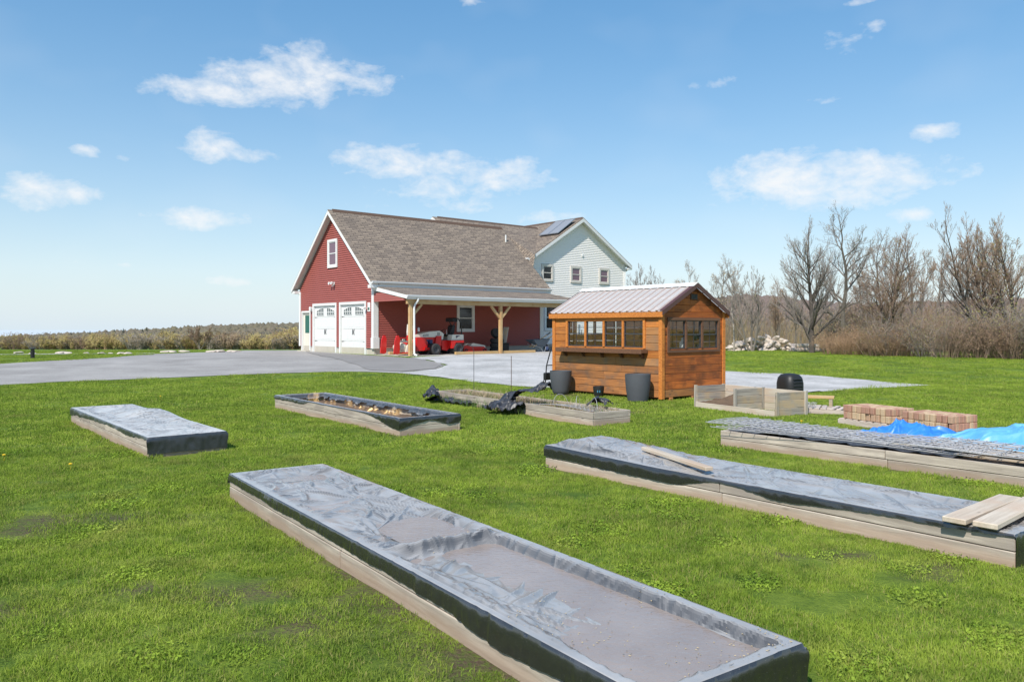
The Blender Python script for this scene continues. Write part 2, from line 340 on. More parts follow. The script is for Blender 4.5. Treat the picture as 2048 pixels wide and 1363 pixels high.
s.bsdf(s.mix(g, s.mix(f, (.12,.082,.062), (.15,.118,.118)), s.mix(f, (.20,.14,.10), (.23,.185,.165))), .95); M['far_wood_brown'] = s.m
# flame (glowing gas)
s = NT('flame_gas'); v = s.n('ShaderNodeTexCoord').outputs['Object']; z = s.n('ShaderNodeSeparateXYZ', {'Vector': v}).outputs[2]
f = s.noise(s.map(s.objvec(), (9, 9, 5)), 1.0, 4, .6, .8)
d = s.math('MULTIPLY', s.ramp(f, [(.42,(0,0,0)),(.66,(1,1,1))]), 3.0)
cl = s.ramp(f, [(.45,(1,.48,.14)),(.60,(1,.70,.30)),(.75,(1,.9,.6))])
e = s.n('ShaderNodeEmission', {'Color': cl, 'Strength': d}); s.t.links.new(e.outputs[0], s.out.inputs['Volume']); M['flame_gas'] = s.m
# ------------------------------------------------------------------ mesh helpers
class MB:
    def __init__(s): s.v = []; s.f = []; s.mi = []; s.uv = {}
    def add(s, vs, fs, mi=0):
        o = len(s.v); s.v += [tuple(p) for p in vs]; s.f += [tuple(i+o for i in f) for f in fs]; s.mi += [mi]*len(fs); return s
    def quad(s, a, b, c, d, mi=0): return s.add([a, b, c, d], [(0,1,2,3)], mi)
    def box(s, lo, hi, mi=0, ch=0.0, mat=None):
        x0,y0,z0 = lo; x1,y1,z1 = hi
        vs = []; c = min(ch, .45*min(x1-x0, y1-y0, z1-z0))
        if c <= 0:
            vs = [(x0,y0,z0),(x1,y0,z0),(x1,y1,z0),(x0,y1,z0),(x0,y0,z1),(x1,y0,z1),(x1,y1,z1),(x0,y1,z1)]
            fs = [(0,3,2,1),(4,5,6,7),(0,1,5,4),(1,2,6,5),(2,3,7,6),(3,0,4,7)]
        else:
            idx = {}
            for i, x in ((0,x0),(1,x1)):
                for j, y in ((0,y0),(1,y1)):
                    for k, z in ((0,z0),(1,z1)):
                        sx_, sy_, sz_ = (1-2*i), (1-2*j), (1-2*k)
                        idx[i,j,k,0] = len(vs); vs.append((x, y+sy_*c, z+sz_*c))
                        idx[i,j,k,1] = len(vs); vs.append((x+sx_*c, y, z+sz_*c))
                        idx[i,j,k,2] = len(vs); vs.append((x+sx_*c, y+sy_*c, z))
            g = idx; fs = []
            fs.append((g[0,0,0,0],g[0,0,1,0],g[0,1,1,0],g[0,1,0,0])); fs.append((g[1,0,0,0],g[1,1,0,0],g[1,1,1,0],g[1,0,1,0]))
            fs.append((g[0,0,0,1],g[1,0,0,1],g[1,0,1,1],g[0,0,1,1])); fs.append((g[0,1,0,1],g[0,1,1,1],g[1,1,1,1],g[1,1,0,1]))
            fs.append((g[0,0,0,2],g[0,1,0,2],g[1,1,0,2],g[1,0,0,2])); fs.append((g[0,0,1,2],g[1,0,1,2],g[1,1,1,2],g[0,1,1,2]))
            for j in (0,1):
                for k in (0,1): fs.append((g[0,j,k,1],g[1,j,k,1],g[1,j,k,2],g[0,j,k,2]))
            for i in (0,1):
                for k in (0,1): fs.append((g[i,0,k,0],g[i,1,k,0],g[i,1,k,2],g[i,0,k,2]))
                for j in (0,1): fs.append((g[i,j,0,0],g[i,j,1,0],g[i,j,1,1],g[i,j,0,1]))
            for i in (0,1):
                for j in (0,1):
                    for k in (0,1): fs.append((g[i,j,k,0],g[i,j,k,1],g[i,j,k,2]))
        if mat is not None: vs = [tuple(mat @ Vector(p)) for p in vs]
        return s.add(vs, fs, mi)
    def bar(s, a, b, w, h=None, mi=0, up=(0,0,1)):          # square bar between two points
        a = Vector(a); b = Vector(b); d = (b-a); L = d.length; d.normalize(); h = h or w
        u = Vector(up)
        if abs(d.dot(u)) > .98: u = Vector((1,0,0))
        x = d.cross(u).normalized(); y = x.cross(d).normalized()
        vs = [p + x*(sx_*w/2) + y*(sy_*h/2) for p in (a, b) for sx_, sy_ in ((-1,-1),(1,-1),(1,1),(-1,1))]
        return s.add(vs, [(3,2,1,0),(4,5,6,7),(0,1,5,4),(1,2,6,5),(2,3,7,6),(3,0,4,7)], mi)
    def tube(s, pts, r, n=6, mi=0, cap=True):
        pts = [Vector(p) for p in pts]; rs = r if hasattr(r, '__len__') else [r]*len(pts)
        vs = []; fs = []; prev = None
        for i, p in enumerate(pts):
            d = (pts[min(i+1, len(pts)-1)]-pts[max(i-1, 0)]).normalized()
            if prev is None:
                u = Vector((0,0,1)) if abs(d.z) < .9 else Vector((1,0,0)); x = d.cross(u).normalized()
            else: x = (prev - d*prev.dot(d)); x = x.normalized() if x.length > 1e-6 else d.orthogonal().normalized()
            prev = x; y = d.cross(x)
            for k in range(n):
                a = 2*math.pi*k/n; vs.append(p + x*(math.cos(a)*rs[i]) + y*(math.sin(a)*rs[i]))
        for i in range(len(pts)-1):
            for k in range(n): fs.append((i*n+k, i*n+(k+1)%n, (i+1)*n+(k+1)%n, (i+1)*n+k))
        if cap: fs.append(tuple(range(n-1, -1, -1))); fs.append(tuple((len(pts)-1)*n+k for k in range(n)))
        return s.add(vs, fs, mi)
    def lathe(s, prof, n=20, mi=0, axis='z', c=(0,0,0), cap=True):
        vs = []; fs = []
        for (r, h) in prof:
            for k in range(n):
                a = 2*math.pi*k/n; x, y = r*math.cos(a), r*math.sin(a)
                p = {'z': (x,y,h), 'y': (x,h,y), 'x': (h,x,y)}[axis]
                vs.append((p[0]+c[0], p[1]+c[1], p[2]+c[2]))
        for i in range(len(prof)-1):
            for k in range(n): fs.append((i*n+k, i*n+(k+1)%n, (i+1)*n+(k+1)%n, (i+1)*n+k))
        if cap:
            if prof[0][0] > 1e-4: fs.append(tuple(range(n-1, -1, -1)))
            if prof[-1][0] > 1e-4: fs.append(tuple((len(prof)-1)*n+k for k in range(n)))
        return s.add(vs, fs, mi)
    def prism(s, poly, axis, a, b, mi=0):                     # 2d polygon extruded along an axis
        def P(p, h): return {'x': (h, p[0], p[1]), 'y': (p[0], h, p[1]), 'z': (p[0], p[1], h)}[axis]
        n = len(poly); vs = [P(p, a) for p in poly]+[P(p, b) for p in poly]
        return s.add(vs, [tuple(range(n-1, -1, -1)), tuple(range(n, 2*n))]+[(i, (i+1)%n, n+(i+1)%n, n+i) for i in range(n)], mi)
    def mesh(s, name, mats, smooth=False):
        me = bpy.data.meshes.new(name); me.from_pydata(s.v, [], s.f)
        for m in (mats if isinstance(mats, (list, tuple)) else [mats]): me.materials.append(M[m])
        if any(s.mi): me.polygons.foreach_set('material_index', s.mi)
        if smooth: me.polygons.foreach_set('use_smooth', [True]*len(s.f))
        bm = bmesh.new(); bm.from_mesh(me); bmesh.ops.recalc_face_normals(bm, faces=bm.faces); bm.to_mesh(me); bm.free()
        if smooth and smooth != 'all':
            try: me.set_sharp_from_angle(angle=R(40))
            except Exception: pass
        return me
    def build(s, name, mats, parent=None, smooth=False, **k): return put(name, s.mesh(name, mats, smooth), parent, **k)
def put(name, data, parent=None, loc=None, rot=None):
    o = bpy.data.objects.new(name, data); col.objects.link(o)
    if parent is not None: o.parent = parent
    if loc is not None: o.location = loc
    if rot is not None: o.rotation_euler = rot
    return o
def tag(o, label, cat, group=None):
    o['label'] = label; o['category'] = cat
    if group: o['group'] = group
    return o
def structure(o): o['kind'] = 'structure'; return o
def stuff(o, label=None, cat=None):
    o['kind'] = 'stuff'
    if label: o['label'] = label
    if cat: o['category'] = cat
    return o
def thing(name, label, cat, loc, rz=0.0, group=None):
    o = bpy.data.objects.new(name, None); col.objects.link(o); o.empty_display_size = .2
    o.location = loc; o.rotation_euler = (0, 0, rz); return tag(o, label, cat, group)
def npmesh(name, verts, faces, mats, smooth=False, mi=None):
    me = bpy.data.meshes.new(name); verts = np.asarray(verts, np.float32); faces = np.asarray(faces, np.int32); k = faces.shape[1]
    me.vertices.add(len(verts)); me.vertices.foreach_set('co', verts.ravel())
    me.loops.add(faces.size); me.loops.foreach_set('vertex_index', faces.ravel())
    me.polygons.add(len(faces)); me.polygons.foreach_set('loop_start', np.arange(0, faces.size, k, dtype=np.int32))
    for m in (mats if isinstance(mats, (list, tuple)) else [mats]): me.materials.append(M[m])
    if mi is not None: me.polygons.foreach_set('material_index', np.asarray(mi, np.int32))
    if smooth: me.polygons.foreach_set('use_smooth', np.ones(len(faces), bool))
    me.update(calc_edges=True); me.validate(); return me
_pl = {}
def plank(parent, name, p, L, h, t, mat, axis='x', ch=.004, rot=None, var=None):   # a board, its grain along local x
    key = (round(L,3), round(h,3), round(t,3), mat, ch, axis)
    if key not in _pl: _pl[key] = MB().box((0,-t/2,-h/2), (L,t/2,h/2), 0, ch).mesh(name, mat)
    if rot is None: rot = {'x': (0,0,0), 'y': (0,0,R(90)), 'z': (0,R(-90),0)}[axis]
    return put(name, _pl[key], parent, p, rot)

# ------------------------------------------------------------------ ground
HA = R(40); CE, SE = math.cos(HA), math.sin(HA)               # the buildings' axes: e2 = (CE, SE), e1 = (-SE, CE)
P0 = (-6.85, 38.7); S0 = (3.51, 18.3)
def fr(o, x, y): return (o[0]+CE*x-SE*y, o[1]+SE*x+CE*y)
drive_px = [(-60,773),(0,770),(120,763.5),(300,757),(430,751),(560,744.5),(700,738),(755,740),(800,741),(870,732),(890,727),(850,720),(818,716),(748,711),(605,701.5),(600,700.5),(450,703),(303,708),(212,716),(0,725.5),(-60,728)]
grav_px = [(752,740.3),(790,744),(845,750),(905,758),(960,765),(1030,772),(1095,776),(1180,779),(1260,785),(1360,792),(1450,796),(1560,796),(1620,785),(1700,780),(1790,774),(1862,770.5),(1800,766.5),(1740,761),(1640,752.5),(1560,746),(1450,737),(1350,731),(1240,722),(1230,700),(1090,700),(1000,705),(818,715.5),(852,719.5),(894,726.7),(872,732.5),(803,741.5)]
drive = [gp(*p) for p in drive_px]; grav = [gp(*p) for p in grav_px]
def rag(poly, step, amp, seed):
    out = []
    for i in range(len(poly)):
        a = np.array(poly[i]); b = np.array(poly[(i+1)%len(poly)]); L = np.linalg.norm(b-a); n = max(1, int(L/step)); nn = np.array([-(b-a)[1], (b-a)[0]])/max(L,1e-6)
        for k in range(n):
            q = a+(b-a)*k/n; j = (vnoise(np.array([q[0]*1.7]), np.array([q[1]*1.7]), seed)[0]-.5)*2*amp*(min(1, L/1.5))
            out.append(tuple(q+nn*j))
    return out
drive = rag(drive, .4, .07, 3); grav = rag(grav, .4, .12, 5)
BEDS = {  # near-left corner, turn, width, length, height
 'b1': ((-4.80,10.28), 39.5, 1.03, 5.07, .26), 'b2': ((-1.785,12.36), 37.2, 1.15, 5.44, .275), 'b3': ((3.563,5.525), 37.7, .95, 5.155, .235),
 'b4': ((.547,3.047), 35.2, .975, 5.868, .24), 'b5': ((1.40,13.57), 33.5, .88, 5.77, .24), 'b6': ((6.54,7.0), 38.7, .95, 5.6, .22)}
def rect(o, a, x0, x1, y0, y1):
    c, s_ = math.cos(a), math.sin(a); return [(o[0]+c*x-s_*y, o[1]+s_*x+c*y) for x, y in ((x0,y0),(x1,y0),(x1,y1),(x0,y1))]
keep_out = [rect(o, R(a), .0, w, 0, L) for (o, a, w, L, h) in BEDS.values()]
keep_out += [rect(S0, HA, .05, 2.47, .05, 3.7), rect(P0, HA, -.8, 12, -4.2, 9), rect((3.99,16.9), math.atan2(.49,.87), .0, .85, -2.15, -.02)]
BARE = [gp(*p)+(r,) for *p, r in [(430,1195,.35),(300,1180,.28),(560,1180,.3),(760,1195,.45),(620,1250,.35),(840,1230,.4),(900,1290,.35),(1010,1310,.3),(250,1035,.45),(120,1040,.5),(60,1060,.35),(350,1040,.35),
   (40,1215,.25),(900,1240,.3),(700,1150,.3),(980,1330,.4),(1560,1110,.2),(1700,1110,.25),(1900,1130,.25),(1640,860,.7),(1560,850,.4),(1700,862,.6),(1330,815,.6),(1270,825,.6),(1230,805,.7),(1120,790,.8),(980,780,.5),(1380,815,.5),(520,778,.5),(640,776,.7),(800,775,.6),(1430,830,.3),(1860,1150,.2)]]
def bare_at(x, y):
    b = np.zeros(np.shape(x)); j = fbm(x*4, y*4, 3, 9)
    for (bx, by, r) in BARE: b = np.maximum(b, 1-np.hypot((x-bx)/1.5, y-by)/(r*(.55+.9*j)))
    for (o, a, w, L, h) in BEDS.values():                     # bare soil along the foot of the beds
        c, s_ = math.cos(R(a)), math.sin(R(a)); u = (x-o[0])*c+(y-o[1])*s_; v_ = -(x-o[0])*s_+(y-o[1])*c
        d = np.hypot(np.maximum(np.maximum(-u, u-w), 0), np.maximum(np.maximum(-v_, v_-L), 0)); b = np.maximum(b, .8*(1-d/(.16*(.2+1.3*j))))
    return np.clip(b*1.3, 0, 1)
def axis(parts): return np.unique(np.concatenate(parts))
gx = axis([-np.geomspace(14, 9000, 60), np.arange(-14, 14.01, .14), np.geomspace(14, 9000, 60)])
gy = axis([np.arange(-12, 3, .6), np.arange(3, 16, .13), np.arange(16, 60, .4), np.geomspace(60, 7000, 70)])
XX, YY = np.meshgrid(gx, gy); ZZ = gz(XX, YY) + np.where(YY < 21, (fbm(XX*1.1, YY*1.1, 3, 2)-.5)*.035, 0)
nx, ny = len(gx), len(gy); ii = (np.arange(ny-1)[:,None]*nx+np.arange(nx-1)[None,:]).ravel()
me = npmesh('ground', np.stack([XX.ravel(), YY.ravel(), ZZ.ravel()], 1), np.stack([ii, ii+1, ii+nx+1, ii+nx], 1), 'lawn', True)
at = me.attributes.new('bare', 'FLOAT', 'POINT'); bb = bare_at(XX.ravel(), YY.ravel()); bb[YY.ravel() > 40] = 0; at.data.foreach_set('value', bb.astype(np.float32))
structure(put('ground', me))
def sheet(name, poly, lift, mat):
    bm = bmesh.new(); f = bm.faces.new([bm.verts.new((x, y, 0)) for x, y in poly])
    for yy in np.arange(20, 40, .5):
        bmesh.ops.bisect_plane(bm, geom=bm.verts[:]+bm.edges[:]+bm.faces[:], plane_co=(0, yy, 0), plane_no=(0, 1, 0))
    bmesh.ops.triangulate(bm, faces=bm.faces)
    for v in bm.verts: v.co.z = float(gz(v.co.x, v.co.y))+lift+(.018 if v.co.y < 21 else 0)
    bmesh.ops.recalc_face_normals(bm, faces=bm.faces)
    if sum(f.normal.z for f in bm.faces) < 0: bmesh.ops.reverse_faces(bm, faces=bm.faces)
    me = bpy.data.meshes.new(name); bm.to_mesh(me); bm.free(); me.materials.append(M[mat]); return structure(put(name, me))
sheet('driveway', drive, .012, 'asphalt'); sheet('gravel_yard', grav, .018, 'gravel')
sheet('fresh_asphalt', rag([gp(*p) for p in [(748,711.5),(816,716),(850,720),(888,727),(868,731.5),(800,738),(740,734),(690,722),(640,712),(610,704)]], .5, .1, 8), .026, 'asphalt_dark')
sheet('garden_path', rag([gp(*p) for p in [(-60,710.2),(150,708.3),(310,707.2),(310,706.4),(150,707.3),(-60,708.8)]], 3, .02, 8), .02, 'gravel')
# lake on the horizon
me = MB().quad((-40000,4200,-75),(6000,4200,-75),(6000,42000,-75),(-40000,42000,-75)).mesh('lake','lake_water'); structure(put('lake', me))
# far wooded slopes
def ico():
    bm = bmesh.new(); bmesh.ops.create_icosphere(bm, subdivisions=1, radius=1); v = np.array([x.co[:] for x in bm.verts]); f = np.array([[q.index for q in t.verts] for t in bm.faces]); bm.free(); return v, f
IV, IF = ico()
def crowns(pts, r):
    vs = []; fs = []; k = len(IV)
    for i, (x, y, z) in enumerate(pts):
        q = IV*(1+rng.uniform(-.45,.45,(k,1)))*np.array([1,1,rng.uniform(.8,1.25)])*r[i]; vs.append(q+np.array([x,y,z])); fs.append(IF+i*k)
    return np.concatenate(vs), np.concatenate(fs)
def ridge_hill(name, D, prof, depth, mat, n, r0, lab, seed):
    xs = np.array([p[0] for p in prof]); tops = np.array([p[1] for p in prof])
    zt = lambda px, d: 1.7+(657-np.interp(px, xs, tops))*D/1560
    px = np.linspace(xs[0], xs[-1], 120); rows = []
    for k, (dd, q) in enumerate(((-depth, -1.0), (-depth*.6, -.55), (-depth*.3, -.2), (0, 0), (depth*.5, -.1), (depth*1.5, -1.2))):
        d = D+dd; zz = zt(px, D)-r0*1.0; zb = float(gz(0, d))-4; rows.append(np.stack([(px-1024)/1560*d, np.full_like(px, d), np.where(q == 0, zz, zz+(zz-zb)*q)], 1))
    V = np.concatenate(rows); m = len(px); ii = (np.arange(len(rows)-1)[:,None]*m+np.arange(m-1)[None,:]).ravel()
    h = structure(put(name, npmesh(name, V, np.stack([ii, ii+1, ii+m+1, ii+m], 1), mat, True)))
    a = rng.uniform(xs[0], xs[-1], n); k = rng.uniform(0, 1, n)**1.3; d = D-depth*k; zz = zt(a, D)-r0; zb = np.array([float(gz(0, t)) for t in d])-4
    z = np.interp(k, [0,.3,.6,1], [0,.2,.55,1]); z = zz-(zz-zb)*z
    r = r0*rng.uniform(.55, 1.15, n)
    V, F = crowns(np.stack([(a-1024)/1560*d, d, z+r*.25], 1), r)
    stuff(put(name.replace('hill', 'woods'), npmesh('woods', V, F, mat, False)), lab, 'woods')
ridge_hill('wooded_hill', 900, [(-120,679),(0,674),(60,671),(150,667),(240,662),(330,657),(420,652),(520,648),(620,646),(760,646)], 320, 'far_wood', 7500, 3.6, 'far budding woods covering the low hill left of the red garage', 1)
ridge_hill('brown_hill', 620, [(1180,640),(1300,612),(1400,600),(1480,589),(1540,592),(1600,600),(1680,606),(1760,607),(1850,604),(1950,600),(2060,596),(2250,590)], 330, 'far_wood_brown', 9000, 2.2, 'far brown leafless woods on the hillside behind the right trees', 2)
# ------------------------------------------------------------------ buildings
def lap(bm, rows, u_of, place, holes, step=.112, out=.046):
    """lap siding: every course a sloped board; place(u, o, z) -> point, o outwards"""
    z0, z1 = rows; n = int(round((z1-z0)/step)); step = (z1-z0)/n
    for i in range(n):
        a, b = z0+i*step, z0+(i+1)*step
        la, ra = u_of(a); lb, rb = u_of(b)
        segs = [(la, ra, lb, rb)]
        for (h0, h1, v0, v1) in holes:
            if min(b, v1)-max(a, v0) < .5*step: continue
            ns = []
            for (p, q, r_, t) in segs:
                if h1 <= p or h0 >= q: ns.append((p, q, r_, t)); continue
                if h0 > p: ns.append((p, h0, r_, min(h0, t)))
                if h1 < q: ns.append((h1, q, max(h1, r_), t))
            segs = ns
        for (p, q, r_, t) in segs:
            if q-p < .01: continue
            if t < r_: r_ = t = (r_+t)/2
            bm.add([place(p,out,a), place(q,out,a), place(t,.004,b), place(r_,.004,b), place(p,0,a), place(q,0,a)], [(0,1,2,3),(4,5,1,0)])
def roof_slab(name, pts, parent, mat='shingles', th=.10, under='soffit', eave=None):
    """a roof slope: polygon of its top face, thickness below; uv in metres along eave / up slope"""
    P = [Vector(p) for p in pts]; n = (P[1]-P[0]).cross(P[2]-P[0]).normalized()
    if n.z < 0: P.reverse(); n = -n
    e = eave.normalized() if eave is not None else Vector((1,0,0)); e = (e-n*e.dot(n)).normalized(); s_ = n.cross(e)
    k = len(P); me = bpy.data.meshes.new(name); dn = Vector((0,0,-th))
    fs = [tuple(range(k)), tuple(range(2*k-1, k-1, -1))]+[(i, k+i, k+(i+1)%k, (i+1)%k) for i in range(k)]
    me.from_pydata([tuple(p) for p in P]+[tuple(p+dn) for p in P], [], fs); me.materials.append(M[mat]); me.materials.append(M[under])
    uvl = me.uv_layers.new(name='UVMap'); allp = P+[p+dn for p in P]
    for poly in me.polygons:
        poly.material_index = 1 if poly.index == 1 else 0
        for li in poly.loop_indices: p = allp[me.loops[li].vertex_index]; uvl.data[li].uv = (p.dot(e), p.dot(s_))
    return put(name, me, parent)
def window(parent, o, u, n, w, h, glass='dark_glass', trim=.12, name='window', sash='white_trim', tmat='white_trim'):
    """double-hung window in a wall: o lower-left corner of the trim, u along the wall, n outwards"""
    o, u, n = Vector(o), Vector(u), Vector(n); z = Vector((0,0,1))
    def bx(bm, a0, a1, b0, b1, d0, d1):
        vs = [o+u*a+z*b+n*d for d in (d0, d1) for a, b in ((a0,b0),(a1,b0),(a1,b1),(a0,b1))]
        bm.add(vs, [(3,2,1,0),(4,5,6,7),(0,1,5,4),(1,2,6,5),(2,3,7,6),(3,0,4,7)])
    t = MB(); bx(t,0,trim,0,h,0,.06); bx(t,w-trim,w,0,h,0,.06); bx(t,trim,w-trim,h-trim,h,0,.063); bx(t,trim,w-trim,0,trim,0,.07)
    W_ = t.build(name, tmat, parent)
    f = MB(); m = h/2; a, b = trim, w-trim; k = .045
    for (y0, y1, d) in ((trim, m+.02, .025), (m-.02, h-trim, .04)):
        bx(f,a,a+k,y0,y1,.0,d); bx(f,b-k,b,y0,y1,.0,d); bx(f,a+k,b-k,y0,y0+k,.0,d); bx(f,a+k,b-k,y1-k,y1,.0,d)
    f.build('sash', sash, W_)
    for (y0, y1) in ((trim+k, m-.02), (m+.02, h-trim-k)):
        g = MB(); bx(g, a+k, b-k, y0, y1, .004, .012); g.build('pane', glass, W_)
    return W_

GZ = .41
garage = thing('garage_building', 'red clapboard garage with brown shingle roof, two white doors and open lean-to', 'garage', (P0[0], P0[1], GZ), HA)
GW, GL = 8.4, 11.25; ZE = 3.55; RY, RZ = 4.2, 7.66; SL = (RZ-3.62)/(RY+.38)
zr = lambda y: 3.62+SL*(y+.38 if y <= RY else GW+.38-y)
fnd = MB(); fnd.box((.03,.03,-.3),(GL-.03,GW-.03,.33)); fnd.build('foundation', 'concrete', garage)
doors = [(.71+.13, 3.55-.13, 2.55), (3.87+.13, 6.7-.13, 2.55), (6.98+.1, 8.12-.1, 2.2)]
dh = [(.71,3.55,-1,2.68),(3.87,6.7,-1,2.68),(6.98,8.12,-1,2.3)]
core = MB()                                                   # wall core behind the boards
for (y0, y1, z0, z1) in [(0,.75,.33,2.68),(3.5,3.92,.33,2.68),(6.65,7.03,.33,2.68),(8.07,8.4,.33,2.68),(0,8.4,2.6,ZE)]:
    core.box((.0,y0,z0),(.16,y1,z1))
core.prism([(0,ZE),(GW,ZE),(RY,zr(RY)-.14)],'x',.0,.16); core.box((.16,0,.33),(GL,.16,ZE)); core.box((.16,GW-.16,.33),(GL,GW,ZE)); core.box((GL-.16,.16,.33),(GL,GW-.16,ZE)); core.prism([(0,ZE),(GW,ZE),(RY,zr(RY)-.14)],'x',GL-.16,GL)
core.build('wall', 'red_board', garage)
def ug(z):
    if z <= ZE: return (.0, GW)
    k = (z-ZE)/(zr(RY)-.12-ZE); return (RY*k, GW-(GW-RY)*k)
sd = MB(); lap(sd, (.33, zr(RY)-.12), ug, lambda u, o, z: (-o, u, z), dh+[(3.75,4.9,4.55,6.12)]); sd.build('gable_siding', 'red_siding', garage)
sd = MB(); lap(sd, (.33, ZE), lambda z: (.0, GL), lambda u, o, z: (u, -o, z), [(5.04,6.22,1.12,2.6)]); sd.build('long_siding', 'red_siding', garage)
t = MB(); t.box((-.06,-.06,.30),(.22,.0,3.4)); t.box((-.06,.0,.30),(.0,.15,3.4)); t.box((-.085,-.085,.30),(.26,-.0601,.85)); t.box((-.085,-.06,.30),(-.0601,.17,.85)); t.build('corner_board', 'white_trim', garage)
t = MB(); t.box((-.06,GW-.14,.3),(.0,GW+.06,3.4)); t.build('corner_board', 'white_trim', garage)
t = MB(); t.box((GL-.2,-.06,.30),(GL+.06,.0,3.35)); t.box((GL,.001,.3),(GL+.059,.16,3.35)); t.build('corner_board', 'white_trim', garage)
XA, XB = -.38, 11.62
roof_slab('roof_slope', [(XA,-.38,3.62),(XB,-.38,3.62),(XB,RY,RZ),(XA,RY,RZ)], garage, th=.06)
roof_slab('roof_slope', [(XA,GW+.38,3.62),(XB,GW+.38,3.62),(XB,RY+.002,RZ-.002),(XA,RY+.002,RZ-.002)], garage, th=.06)
t = MB(); t.prism([(RY-.16,RZ-.16*SL+.012),(RY,RZ+.05),(RY+.16,RZ-.16*SL+.012),(RY,RZ-.03)],'x',XA+.25,XB-.02); t.build('ridge_vent', 'rust', garage)
for sgn, nm in ((0,'rake'),(1,'rake')):                       # rake boards, soffit and eave returns on the gable
    y0 = -.38 if sgn == 0 else GW+.38; bm = MB(); q = [(y0,3.56),(RY,RZ-.06),(RY,RZ-.26),(y0,3.36)]
    bm.prism(q,'x',XA-.02,XA+.03); bm.build('rake_board', 'white_trim', garage)
    bm = MB(); bm.prism([(y0,3.50),(RY,RZ-.12),(RY,RZ-.16),(y0,3.46)],'x',XA+.031,-.0); bm.build('soffit', 'soffit', garage)
    bm = MB(); ya, yb = (-.38,-.0) if sgn == 0 else (GW+.0, GW+.38); bm.box((XA+.032,ya,3.30),(.1,yb,3.455)); bm.build('eave_return', 'white_trim', garage)
t = MB(); t.box((.1,-.36,3.36),(XB-.02,-.02,3.42)); t.box((.1,-.375,3.36),(XB-.02,-.361,3.58)); t.build('eave_fascia', 'white_trim', garage)
def gutter(name, x0, x1, y, z, parent):
    bm = MB(); bm.prism([(y,z),(y-.11,z),(y-.12,z-.02),(y-.11,z-.06),(y-.06,z-.12),(y,z-.12)],'x',x0,x1); return bm.build(name, 'gutter', parent)
gutter('gutter', XA+.02, XB, -.381, 3.62, garage)
t = MB(); t.tube([(7.9,1.9,zr(1.9)-.05),(7.9,1.9,zr(1.9)+.42)], .045, 8); t.build('vent_pipe', 'white_metal', garage, loc=(3.1,1.15,1.15*SL))
window(garage, (-.02,4.87,4.57), (0,-1,0), (-1,0,0), 1.09, 1.53, 'tint_glass', .13)
window(garage, (5.04,-.02,1.12), (1,0,0), (0,-1,0), 1.18, 1.48, 'dark_glass', .13)
# garage doors, each of four panels with two arched lights
for (y0, y1, z1) in doors[:2]:
    fm = MB(); fm.box((-.065,y0-.13,-.02),(.10,y0,z1+.13)); fm.box((-.065,y1,-.02),(.10,y1+.13,z1+.13)); fm.box((-.068,y0,z1),(.10,y1,z1+.13)); fm.build('door_frame', 'white_trim', garage)
    D = MB(); D.box((.062,y0,-.02),(.10,y1,z1)); D = D.build('garage_door', 'white_metal', garage)
    w = y1-y0; ph = z1/4
    for k in range(4):
        bm = MB(); bm.box((.04,y0+.01,k*ph+.006),(.0615,y1-.01,(k+1)*ph-.006),0,.006); bm.build('panel', 'white_metal', D)
        if k < 3:
            for j in range(4):
                bm = MB(); bm.box((.034,y0+.06+j*(w-.08)/4,k*ph+.09),(.0395,y0+.02+(j+1)*(w-.08)/4,(k+1)*ph-.09),0,.004); bm.build('raised_field', 'white_metal', D)
    for j in (0, 1):
        a = y0+.26+j*(w/2-.05); b = a+w/2-.44; zb = 3*ph+.12
        f = lambda y, j=j, a=a, b=b: .22+.17*(1-((y-(b if j == 0 else a))/(b-a))**2)
        ys = np.linspace(a, b, 9); bm = MB(); bm.add([(.030,y,zb) for y in ys]+[(.030,y,zb+f(y)) for y in ys], [(i,i+1,10+i,9+i) for i in range(8)]); g = bm.build('arched_light', 'door_glass', D)
        bm = MB()
        for i in range(8): bm.bar((.026,ys[i],zb+f(ys[i])),(.026,ys[i+1],zb+f(ys[i+1])),.03,.02)
        for q in np.linspace(a, b, 5): bm.bar((.024,q,zb),(.024,q,zb+f(q)),.034,.02)
        bm.bar((.0235,a,zb+.15),(.0235,b,zb+.15),.02,.034); bm.bar((.0236,a,zb),(.0236,b,zb),.03,.02); bm.build('muntins', 'white_metal', g)
    for zz in (.62, 1.92):
        for yy, sg in ((y0+.02,1),(y1-.02,-1)):
            bm = MB(); bm.prism([(yy,zz-.02),(yy+sg*.3,zz),(yy,zz+.02)],'x',.026,.034); bm.build('strap_hinge', 'black_metal', D)
    for sg in (-1, 1):
        bm = MB(); ym = (y0+y1)/2+sg*.07; bm.tube([(.03,ym+sg*.02,.98),(.0,ym,1.03),(-.005,ym-sg*.02,1.12),(.0,ym,1.21),(.03,ym+sg*.02,1.26)],.016,6); bm.build('pull_handle', 'black_metal', D)
y0, y1, z1 = doors[2]
fm = MB(); fm.box((-.065,y0-.1,.0),(.10,y0,z1+.1)); fm.box((-.065,y1,.0),(.10,y1+.1,z1+.1)); fm.box((-.068,y0,z1),(.10,y1,z1+.1)); fm.build('door_frame', 'white_trim', garage)
D = MB(); D.box((.04,y0,.08),(.09,y1,z1),0,.006); D = D.build('entry_door', 'tractor_cream', garage)
g = MB(); g.box((.030,y0+.2,1.05),(.039,y1-.2,2.05)); g.build('door_light', 'green_label', D); g = MB(); g.lathe([(.0,-.06),(.035,-.05),(.035,-.02),(.015,-.01),(.015,.0)],10,0,'x',(.04,y0+.1,1.0)); g.build('door_knob', 'steel', D)
st_ = MB(); st_.box((-.35,y0-.1,-.2),(-.055,y1+.1,.06),0,.01); st_.build('door_step', 'concrete', garage)
